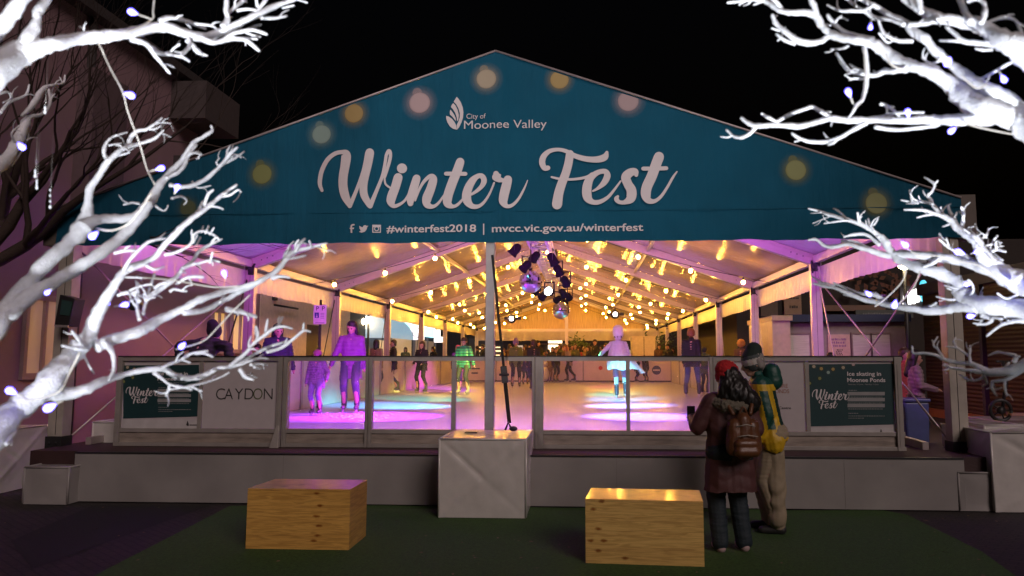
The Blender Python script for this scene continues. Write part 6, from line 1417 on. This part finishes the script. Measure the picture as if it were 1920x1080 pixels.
RIGHT = {
'G': (1.45, 1.9, [
 [(1985,262,90),(1920,228,66),(1880,215,58),(1830,197,52),(1800,172,44),(1765,146,34),(1725,128,28),(1690,118,26),(1660,97,24),(1638,82,21),(1607,76,19),(1573,69,18),(1553,60,17),(1540,47,17),(1531,31,16),(1518,24,15),(1496,24,13),(1469,22,12),(1451,13,11),(1438,4,10),(1420,-6,8)],
 [(1531,29,13),(1527,13,13),(1520,-2,12),(1512,-14,11)],[(1467,20,11),(1460,9,10),(1448,-4,9)],[(1432,1,9),(1410,-1,8),(1390,2,8),(1364,5,5)],[(1394,3,6),(1386,9,4)],[(1428,3,6),(1420,6,6),(1413,9,4)],
 [(1556,66,14),(1540,77,13),(1522,81,13),(1500,78,13),(1478,64,12),(1464,53,11),(1453,42,10),(1448,28,7)],[(1492,82,9),(1473,76,8),(1456,64,6)],[(1462,58,6),(1447,53,4)],[(1466,70,6),(1458,76,4)],
 [(1638,74,11),(1607,67,11),(1584,60,10),(1571,51,10),(1562,42,10),(1552,28,7)],[(1566,42,6),(1572,34,5),(1578,30,3)],[(1558,48,5),(1548,45,3)],
 [(1620,88,10),(1624,107,9),(1626,133,10),(1624,156,10),(1618,184,10),(1604,200,9),(1598,212,7),(1591,220,4)],
 [(1700,128,18),(1675,133,13),(1660,133,13),(1640,141,12),(1615,138,10),(1593,133,9),(1580,118,9),(1568,100,6)],[(1617,133,7),(1605,129,7),(1593,121,5)],[(1620,148,6),(1602,147,6),(1593,150,4)],[(1594,137,5),(1584,141,3)],[(1590,86,6),(1578,91,6),(1558,92,4)],
 [(1985,240,60),(1920,209,46),(1880,184,38),(1840,160,30),(1809,142,26),(1787,124,22),(1764,104,20),(1747,89,18),(1738,76,18),(1711,58,20),(1696,42,14),(1669,29,13),(1645,14,12),(1629,6,11),(1607,-6,10)],
 [(1696,46,11),(1667,36,10),(1640,34,10),(1622,22,8),(1600,20,8),(1575,20,7),(1551,9,4)],[(1711,77,9),(1684,76,9),(1667,69,8),(1655,60,8),(1648,40,6)],[(1703,47,13),(1733,44,13),(1758,36,14)],[(1640,8,9),(1620,18,8),(1600,8,7),(1588,-4,6)],[(1680,70,5),(1665,80,4),(1648,62,4)],
 [(1760,128,8),(1740,118,6),(1729,108,5)],[(1748,120,6),(1765,112,5)],
 [(1860,215,46),(1830,222,34),(1790,225,24),(1750,224,20),(1700,226,18),(1650,224,15),(1591,226,14),(1560,222,14),(1530,229,13),(1500,236,13),(1475,236,12),(1450,234,12),(1420,236,11),(1402,230,10),(1390,221,7)],
 [(1420,236,9),(1404,252,8),(1388,258,8),(1374,254,7),(1362,243,5)],[(1453,230,9),(1480,215,9),(1510,204,9),(1524,201,9),(1545,212,10),(1562,224,10)],[(1455,228,8),(1440,220,7),(1428,213,5)],
 [(1625,230,11),(1600,243,10),(1570,260,10),(1545,266,9),(1515,265,8),(1495,257,7),(1485,250,5)],[(1640,238,9),(1680,243,9),(1720,240,8),(1760,234,8)],[(1640,222,7),(1670,214,7),(1700,211,7),(1732,211,4)],[(1650,194,7),(1665,200,7),(1682,213,5)],[(1500,262,5),(1490,266,3)],
 [(1985,130,80),(1920,97,56),(1890,80,46),(1860,62,38),(1830,46,30),(1800,40,26),(1760,34,24),(1735,24,22),(1712,8,20),(1690,-10,18)],
 [(1728,25,13),(1724,8,12),(1722,-10,11)],[(1820,42,15),(1808,20,14),(1798,-8,13)],[(1840,44,13),(1846,25,13),(1845,8,12),(1832,-2,11),(1815,2,9)],[(1846,44,6),(1862,38,6),(1878,33,8),(1896,34,8),(1908,44,8),(1918,66,7)],
 [(1895,90,15),(1853,82,14),(1809,78,12),(1791,64,10),(1774,50,6)],[(1800,77,7),(1762,76,5)],[(1860,93,6),(1845,94,6),(1829,91,4)],[(1850,80,5),(1845,70,3)],[(1925,105,5),(1890,120,6),(1855,140,7),(1830,152,7)]]),
'K': (1.95, 2.6, [
 [(1990,592,74),(1920,580,54),(1860,573,46),(1820,565,42),(1803,548,36),(1790,528,33),(1760,512,28),(1730,505,24),(1700,495,21),(1680,482,20),(1665,464,18),(1658,450,16),(1640,436,12),(1620,423,11),(1590,412,10),(1560,404,8),(1535,396,6),(1516,391,4)],
 [(1835,578,30),(1800,575,24),(1775,580,21),(1740,583,19),(1710,578,17),(1680,574,15),(1650,568,13),(1620,562,11),(1590,550,9),(1565,540,7),(1545,537,6),(1524,531,4)],[(1555,539,6),(1535,527,5),(1521,517,3)],[(1562,536,5),(1545,530,4),(1528,534,3)],[(1600,556,8),(1582,552,6)],[(1660,566,12),(1640,553,12),(1610,550,9),(1585,540,7),(1562,530,5)],
 [(1985,545,56),(1920,535,52),(1890,518,46),(1850,503,34),(1815,492,25),(1770,484,22),(1730,479,20),(1690,476,19),(1660,478,16),(1640,472,14),(1618,466,11),(1590,458,10),(1565,463,9),(1545,460,8),(1530,449,7),(1516,450,4)],
 [(1655,476,8),(1630,465,7),(1600,453,7),(1578,452,6)],[(1650,460,9),(1625,440,8),(1600,440,7),(1582,444,4)],[(1648,445,8),(1636,435,7),(1632,428,5),(1640,420,5),(1646,410,4)],[(1640,435,7),(1630,418,5),(1628,410,4)],[(1612,420,7),(1610,410,7),(1608,399,5)],[(1590,412,5),(1572,396,5),(1563,391,4)],[(1560,404,4),(1540,412,3),(1524,419,3)],[(1600,415,5),(1580,414,5),(1545,419,3)],[(1540,398,4),(1520,400,3)],
 [(1710,578,7),(1740,575,6),(1755,568,5)],[(1700,577,6),(1695,566,5)],[(1700,500,8),(1720,503,8),(1745,495,9),(1760,485,10)],[(1695,490,7),(1715,492,7),(1735,490,7)],
 [(1920,530,44),(1880,512,40),(1855,490,34),(1838,470,30),(1830,452,24),(1812,440,19),(1795,428,16),(1785,416,14),(1772,406,11),(1752,400,9),(1730,394,7),(1696,393,4)],
 [(1786,416,11),(1765,403,10),(1752,388,8),(1744,374,8),(1740,367,7),(1748,358,6),(1752,346,6),(1743,338,5),(1733,333,4)],[(1751,346,5),(1758,339,4)],[(1750,384,7),(1730,378,6),(1712,379,6),(1690,375,4)],[(1712,379,7),(1708,368,6),(1706,357,5)],[(1722,381,4),(1700,382,3)],[(1750,402,6),(1735,404,5),(1719,408,3)],
 [(1800,432,9),(1790,412,8),(1780,395,7),(1778,385,5)],[(1788,410,5),(1794,398,4)],[(1803,432,10),(1806,412,8),(1806,398,7),(1803,388,5)],[(1805,402,5),(1798,396,4)],[(1770,405,6),(1765,394,5),(1764,388,4)],[(1785,418,5),(1768,425,4)],
 [(1838,478,9),(1835,455,8),(1850,440,6),(1853,428,4)],[(1842,470,6),(1825,445,5),(1808,430,4)],[(1850,490,9),(1865,468,8),(1885,472,5)],[(1858,485,6),(1858,460,5),(1870,442,4)],[(1855,480,6),(1842,455,4),(1832,436,3)],[(1868,470,5),(1868,452,4),(1878,455,3)],[(1845,462,5),(1862,458,4),(1872,466,3)],[(1850,446,4),(1842,438,3),(1833,442,3)],[(1862,475,5),(1880,488,4)],[(1835,445,5),(1815,428,4),(1825,425,3)],[(1870,490,8),(1885,500,7),(1895,520,8)],
 [(1830,492,12),(1800,475,9),(1780,465,7),(1768,455,5),(1761,449,4)],[(1780,464,5),(1776,452,4),(1774,446,3)],
 [(1900,530,18),(1890,510,15),(1870,492,12),(1860,480,9)],
 [(1840,590,14),(1860,600,9),(1845,608,7),(1825,606,4)],[(1990,612,16),(1920,602,11),(1886,606,9),(1870,614,7),(1850,630,4)],[(1880,598,7),(1850,596,5),(1832,610,4)],[(1860,600,5),(1852,588,4)],[(1920,545,9),(1890,560,6),(1870,550,5)],[(1815,560,8),(1825,545,6),(1822,532,5),(1815,525,4)],[(1826,548,5),(1838,560,4),(1842,548,3)],[(1812,545,6),(1790,540,5),(1770,535,3)],[(1800,560,6),(1780,562,5),(1755,556,3)],[(1795,548,5),(1775,540,3)]]),
'L': (2.2, 2.5, [
 [(1990,650,44),(1925,682,28),(1886,696,22),(1852,697,17),(1824,683,12),(1797,680,10),(1774,675,9),(1752,665,7),(1730,662,6),(1713,662,5),(1710,650,4)],
 [(1850,699,12),(1816,694,9),(1791,691,7),(1768,685,4)],[(1845,704,8),(1835,712,7),(1819,713,6),(1799,702,4)],[(1819,680,7),(1818,664,6),(1819,648,4)],[(1817,668,7),(1805,659,6),(1792,652,6),(1773,650,4)],[(1791,652,5),(1788,640,5),(1792,633,4)],[(1768,670,7),(1758,655,6),(1750,646,5),(1758,632,4)],[(1751,648,5),(1748,638,4)],
 [(1780,688,5),(1772,694,4),(1774,700,3)],[(1785,690,5),(1770,682,3)],[(1900,680,14),(1905,668,9),(1888,663,7),(1870,660,6),(1853,667,4)],[(1900,672,6),(1912,668,4)],[(1885,690,8),(1892,680,6)],
 [(1920,690,16),(1900,704,11),(1886,711,9),(1870,714,8),(1860,716,7),(1860,728,6),(1869,742,4)],[(1884,712,7),(1884,728,6),(1888,742,4)],[(1864,732,5),(1878,727,4)],[(1845,704,6),(1850,718,5),(1842,724,4)],[(1815,715,4),(1812,706,3)]]),
}
def build_tree(label, limbs, trunk, seed):
    """trunk: polyline of world points with radii, standing outside the left or right edge of the view"""
    base = trunk[0][0]
    t = thing('white_artificial_tree', label, 'artificial tree', base, 'white painted artificial trees with led lights')
    mb = MB(); mb.tube([p for p, r_ in trunk], [r_ for p, r_ in trunk], 14); mb.build('trunk', wt, t)
    rr = random.Random(seed)
    for key, (d0, d1, strokes) in limbs.items():
        mb = MB(); xr_ = strokes[0][0][0]; ends = [(q[0], q[1]) for q in strokes[0]]
        far = max(abs(p[0]-xr_) for s_ in strokes for p in s_)
        for s_ in list(strokes):           # finer side twigs on the thin ends
            if s_[0][2] > 26 or len(s_) < 3: continue
            q = crom(s_, 3)
            for c_ in range(rr.choice((0, 1, 1, 2))):
                k_ = rr.randint(len(q)//3, len(q)-2); x, y, w_ = q[k_]; dx = q[k_+1][0]-x; dy = q[k_+1][1]-y; ln = math.hypot(dx, dy) or 1
                an = math.atan2(dy, dx)+rr.choice((-1, 1))*rr.uniform(.5, 1.0); L_2 = rr.uniform(9, 24); ww = min(w_*.6, 5)
                strokes = strokes+[[(x, y, ww), (x+math.cos(an)*L_2*.5, y+math.sin(an)*L_2*.5, ww*.85), (x+math.cos(an+.25)*L_2, y+math.sin(an+.25)*L_2, ww*.5)]]
        for si, s_ in enumerate(strokes):
            jit = rr.uniform(-.05, .05) if si else 0
            q = crom(s_, 5); pts = []; rad = []
            for i, (x, y, w_) in enumerate(q):
                f_ = min(1, abs(x-xr_)/far)
                d = d0+(d1-d0)*f_+jit*(i/len(q))+.010*math.sin(x*.05+si)
                p = atd(x, y, d); nz_ = mnoise.noise(p*26)
                pts.append(p); rad.append(max(w_*d/F/2*(1+.20*nz_), .0009)*.80)
            # rounded tip
            e = pts[-1]-pts[-2]; e = e.normalized() if e.length > 1e-6 else Vector((0, 0, 1)); pts.append(e*rad[-1]*.7+pts[-1]); rad.append(rad[-1]*.55)
            o_ = len(mb.v); nr_ = 10 if rad[0] > .006 else 6; mb.tube(pts, rad, nr_)
            for vi in range(o_, len(mb.v)):       # knobbly painted bark
                k_ = min((vi-o_)//nr_, len(pts)-1); v = mb.v[vi]; mb.v[vi] = v+(v-pts[k_])*(.30*mnoise.noise(v*75)+.16*mnoise.noise(v*210))
            if si == 0:     # carry the limb on to the trunk
                r0 = pts[0]; tp = min((p for p, r_ in trunk), key=lambda p: (p-r0).length); mb.tube([tp, tp.lerp(r0, .5)+Vector((0, 0, .03)), r0], [rad[0]*1.25, rad[0]*1.1, rad[0]], 10)
        mb.build('limb', wt, t)
    return t
lx = atd(-330, 900, 1.5); tl = [(Vector((lx.x-.1, lx.y, 0)), .10), (Vector((lx.x-.05, lx.y, .7)), .075), (Vector((lx.x, lx.y, 1.25)), .065), (Vector((lx.x+.05, lx.y+.05, 1.7)), .05), (Vector((lx.x+.05, lx.y, 2.2)), .045), (Vector((lx.x+.0, lx.y, 2.6)), .03)]
build_tree('white leafless artificial tree reaching in from the left edge, wound with small blue white lights', LEFT, tl, 5)
rx = atd(2260, 620, 1.6); trk = [(Vector((rx.x+.1, rx.y, 0)), .10), (Vector((rx.x+.05, rx.y, .7)), .075), (Vector((rx.x, rx.y, 1.3)), .06), (Vector((rx.x, rx.y+.05, 1.75)), .05), (Vector((rx.x-.05, rx.y, 2.2)), .045), (Vector((rx.x, rx.y, 2.6)), .03)]
build_tree('white leafless artificial tree reaching in from the right edge, brightest at the upper right', RIGHT, trk, 6)
# LED strings: wire wound along the limbs with drop shaped lamps
led_m = emis('blue_white_led', (.10, .08, 1.0), 12, False); wire_m = mat('clear_led_wire', (.45, .42, .38), .3)
def led_string(label, d, leds, wires):
    p0 = atd(leds[0][0], leds[0][1], d); t = thing('led_string', label, 'string lights', p0, 'blue white led strings on the white trees')
    mb = MB()
    for w_ in wires: mb.tube([atd(x, y, d+dd) for x, y, dd in crom(w_, 5)], .0016, 5)
    mb.build('wire', wire_m, t)
    for (x, y, tx_, ty_, sz) in leds:
        a = atd(x, y, d-.02); b = atd(x+tx_, y+ty_, d-.02); dr = (b-a).normalized(); r_ = sz*d/F/2*.62
        mb = MB(); mb.tube([b, a-dr*r_*.4], [.0014, .0016], 6); o = mb.build('lamp_stem', wire_m, t)
        mb = MB(); mb.tube([a+dr*r_*2.0, a+dr*r_*1.0, a, a-dr*r_*.7, a-dr*r_*1.0], [r_*.22, r_*.7, r_, r_*.7, r_*.15], 10); mb.build('lamp', led_m, t)
led_string('led string crossing from the top left white limb down past the pink building', 1.62, [(246,22,38,14,20),(246,179,-16,-6,21),(303,315,-22,6,17),(333,350,-6,14,15)],
 [[(290,-10,0),(287,20,0),(284,37,0),(240,60,-.04),(186,72,-.05),(192,95,0),(208,130,0),(230,172,0),(240,210,.05),(262,270,.1),(275,315,.12),(290,345,.1)]])
led_string('led string at the lower left around the two thick white limbs', 1.50, [(18,732,26,12,22),(90,765,28,-14,26),(173,443,12,-10,20),(88,549,10,-8,13),(42,276,-8,-8,18)],
 [[(40,742,0),(60,750,-.02),(110,735,-.04),(130,700,-.02),(150,660,-.02)],[(180,428,0),(210,432,0),(240,420,0),(262,395,0),(285,360,0)]])
led_string('led string with sagging clear wire through the middle left twigs', 1.75, [(236,571,-22,4,17),(340,650,8,-8,17),(420,511,4,14,15),(205,570,0,6,5)],
 [[(240,520,0),(290,522,0),(340,528,.0),(400,538,0),(450,536,0)],[(330,655,0),(380,640,0),(410,612,0),(440,580,0),(470,552,0)]])
led_string('led string over the upper right white limbs', 1.55, [(1590,171,10,24,18),(1702,209,2,12,17),(1783,246,16,-12,17),(1776,119,6,-12,20),(1883,150,-12,-20,17),(1632,52,2,-18,13)],
 [[(1620,90,0),(1622,140,0),(1618,185,0),(1600,205,0)],[(1660,100,-.03),(1672,122,-.03),(1700,132,-.03)],[(1800,140,-.02),(1830,165,-.03),(1850,158,-.03)],[(1800,228,0),(1840,240,0),(1900,252,0)]])
led_string('led string through the middle right white limbs in front of the tent corner', 2.05, [(1698,460,-14,-12,17),(1796,472,18,6,20),(1838,470,-18,6,20),(1677,573,4,-14,17),(1630,552,-10,-8,14),(1812,533,10,0,14),(1818,593,14,-2,16),(1897,533,-8,0,18)],
 [[(1690,455,0),(1720,478,-.03),(1760,480,-.03),(1800,490,-.03),(1840,500,-.03),(1880,530,-.03)],[(1700,505,0),(1690,530,0),(1660,560,0),(1640,575,0)],[(1725,508,0),(1712,540,0),(1685,570,0)]])
# up lights at the foot of each tree (unseen, read off the branch glow; the last is added fill)
def uplight(label, pos, tg, en, size, col=(.93, .96, 1)):
    t = thing('tree_uplight', label, 'flood light', pos, 'flood lights at the foot of the white trees'); pos = Vector(pos); d = (Vector(tg)-pos).normalized()
    mb = MB(); mb.tube([pos-d*.10, pos-d*.02, pos], [.04, .07, .075], 12, cap=False); mb.tube([pos-d*.101, pos-d*.1], [.03, .04], 12); mb.box(pos.x-.06, pos.x+.06, pos.y-.06, pos.y+.06, .002, .04); mb.build('housing', black_plastic, t)
    ld = bpy.data.lights.new('beam', 'SPOT'); ld.energy = en; ld.color = col; ld.spot_size = R(size); ld.spot_blend = .6; ld.shadow_soft_size = .06
    lo = bpy.data.objects.new('beam', ld); C.objects.link(lo); lo.parent = t; lo.location = d*.01; lo.rotation_euler = d.to_track_quat('-Z', 'Y').to_euler()
uplight('flood light near the camera aimed steeply up into the left white tree', (-.55, .25, .14), (-.82, .95, 3.0), 680, 62)
uplight('flood light near the camera aimed steeply up into the right white tree', (.75, .25, .14), (.95, 1.4, 2.5), 850, 58)
uplight('second flood light left of the camera aimed at the low left branches', (-1.2, -.5, .14), (-1.1, 1.7, 1.75), 400, 60)
uplight('second flood light right of the camera aimed at the low right branches', (1.7, -.4, .14), (1.5, 2.1, 1.7), 70, 55)
uplight('added fill light behind the camera that lightens the fronts of the white trees', (-.1, -1.5, .14), (-.1, 1.6, 3.0), 90, 62)  # unseen fill lamp added to brighten the branch fronts
# unseen flood light added behind the camera, standing in for tree glow on the gable
sq = thing('gable_fill_light', 'added flood light behind the camera that stands in for tree glow on the gable', 'flood light', (-3.0, -6, 0))
mb = MB(); mb.tube([(-3, -6, 0), (-3, -6, 4.6)], [.07, .05], 10); mb.build('pole', dark_metal, sq); mb = MB(); mb.box(-3.2, -2.8, -6.0, -5.85, 4.6, 4.9); mb.build('lamp_head', dark_metal, sq, bevel=.01)
ld = bpy.data.lights.new('beam', 'SPOT'); ld.energy = 1900; ld.color = (1, .80, .80); ld.spot_size = R(34); ld.spot_blend = 1; ld.shadow_soft_size = .5
lo = bpy.data.objects.new('beam', ld); C.objects.link(lo); lo.parent = sq; lo.location = (0, .22, 4.75); d = Vector((TX+.3, TY, 4.4))-Vector((-3, -5.78, 4.75)); lo.rotation_euler = d.to_track_quat('-Z', 'Y').to_euler()
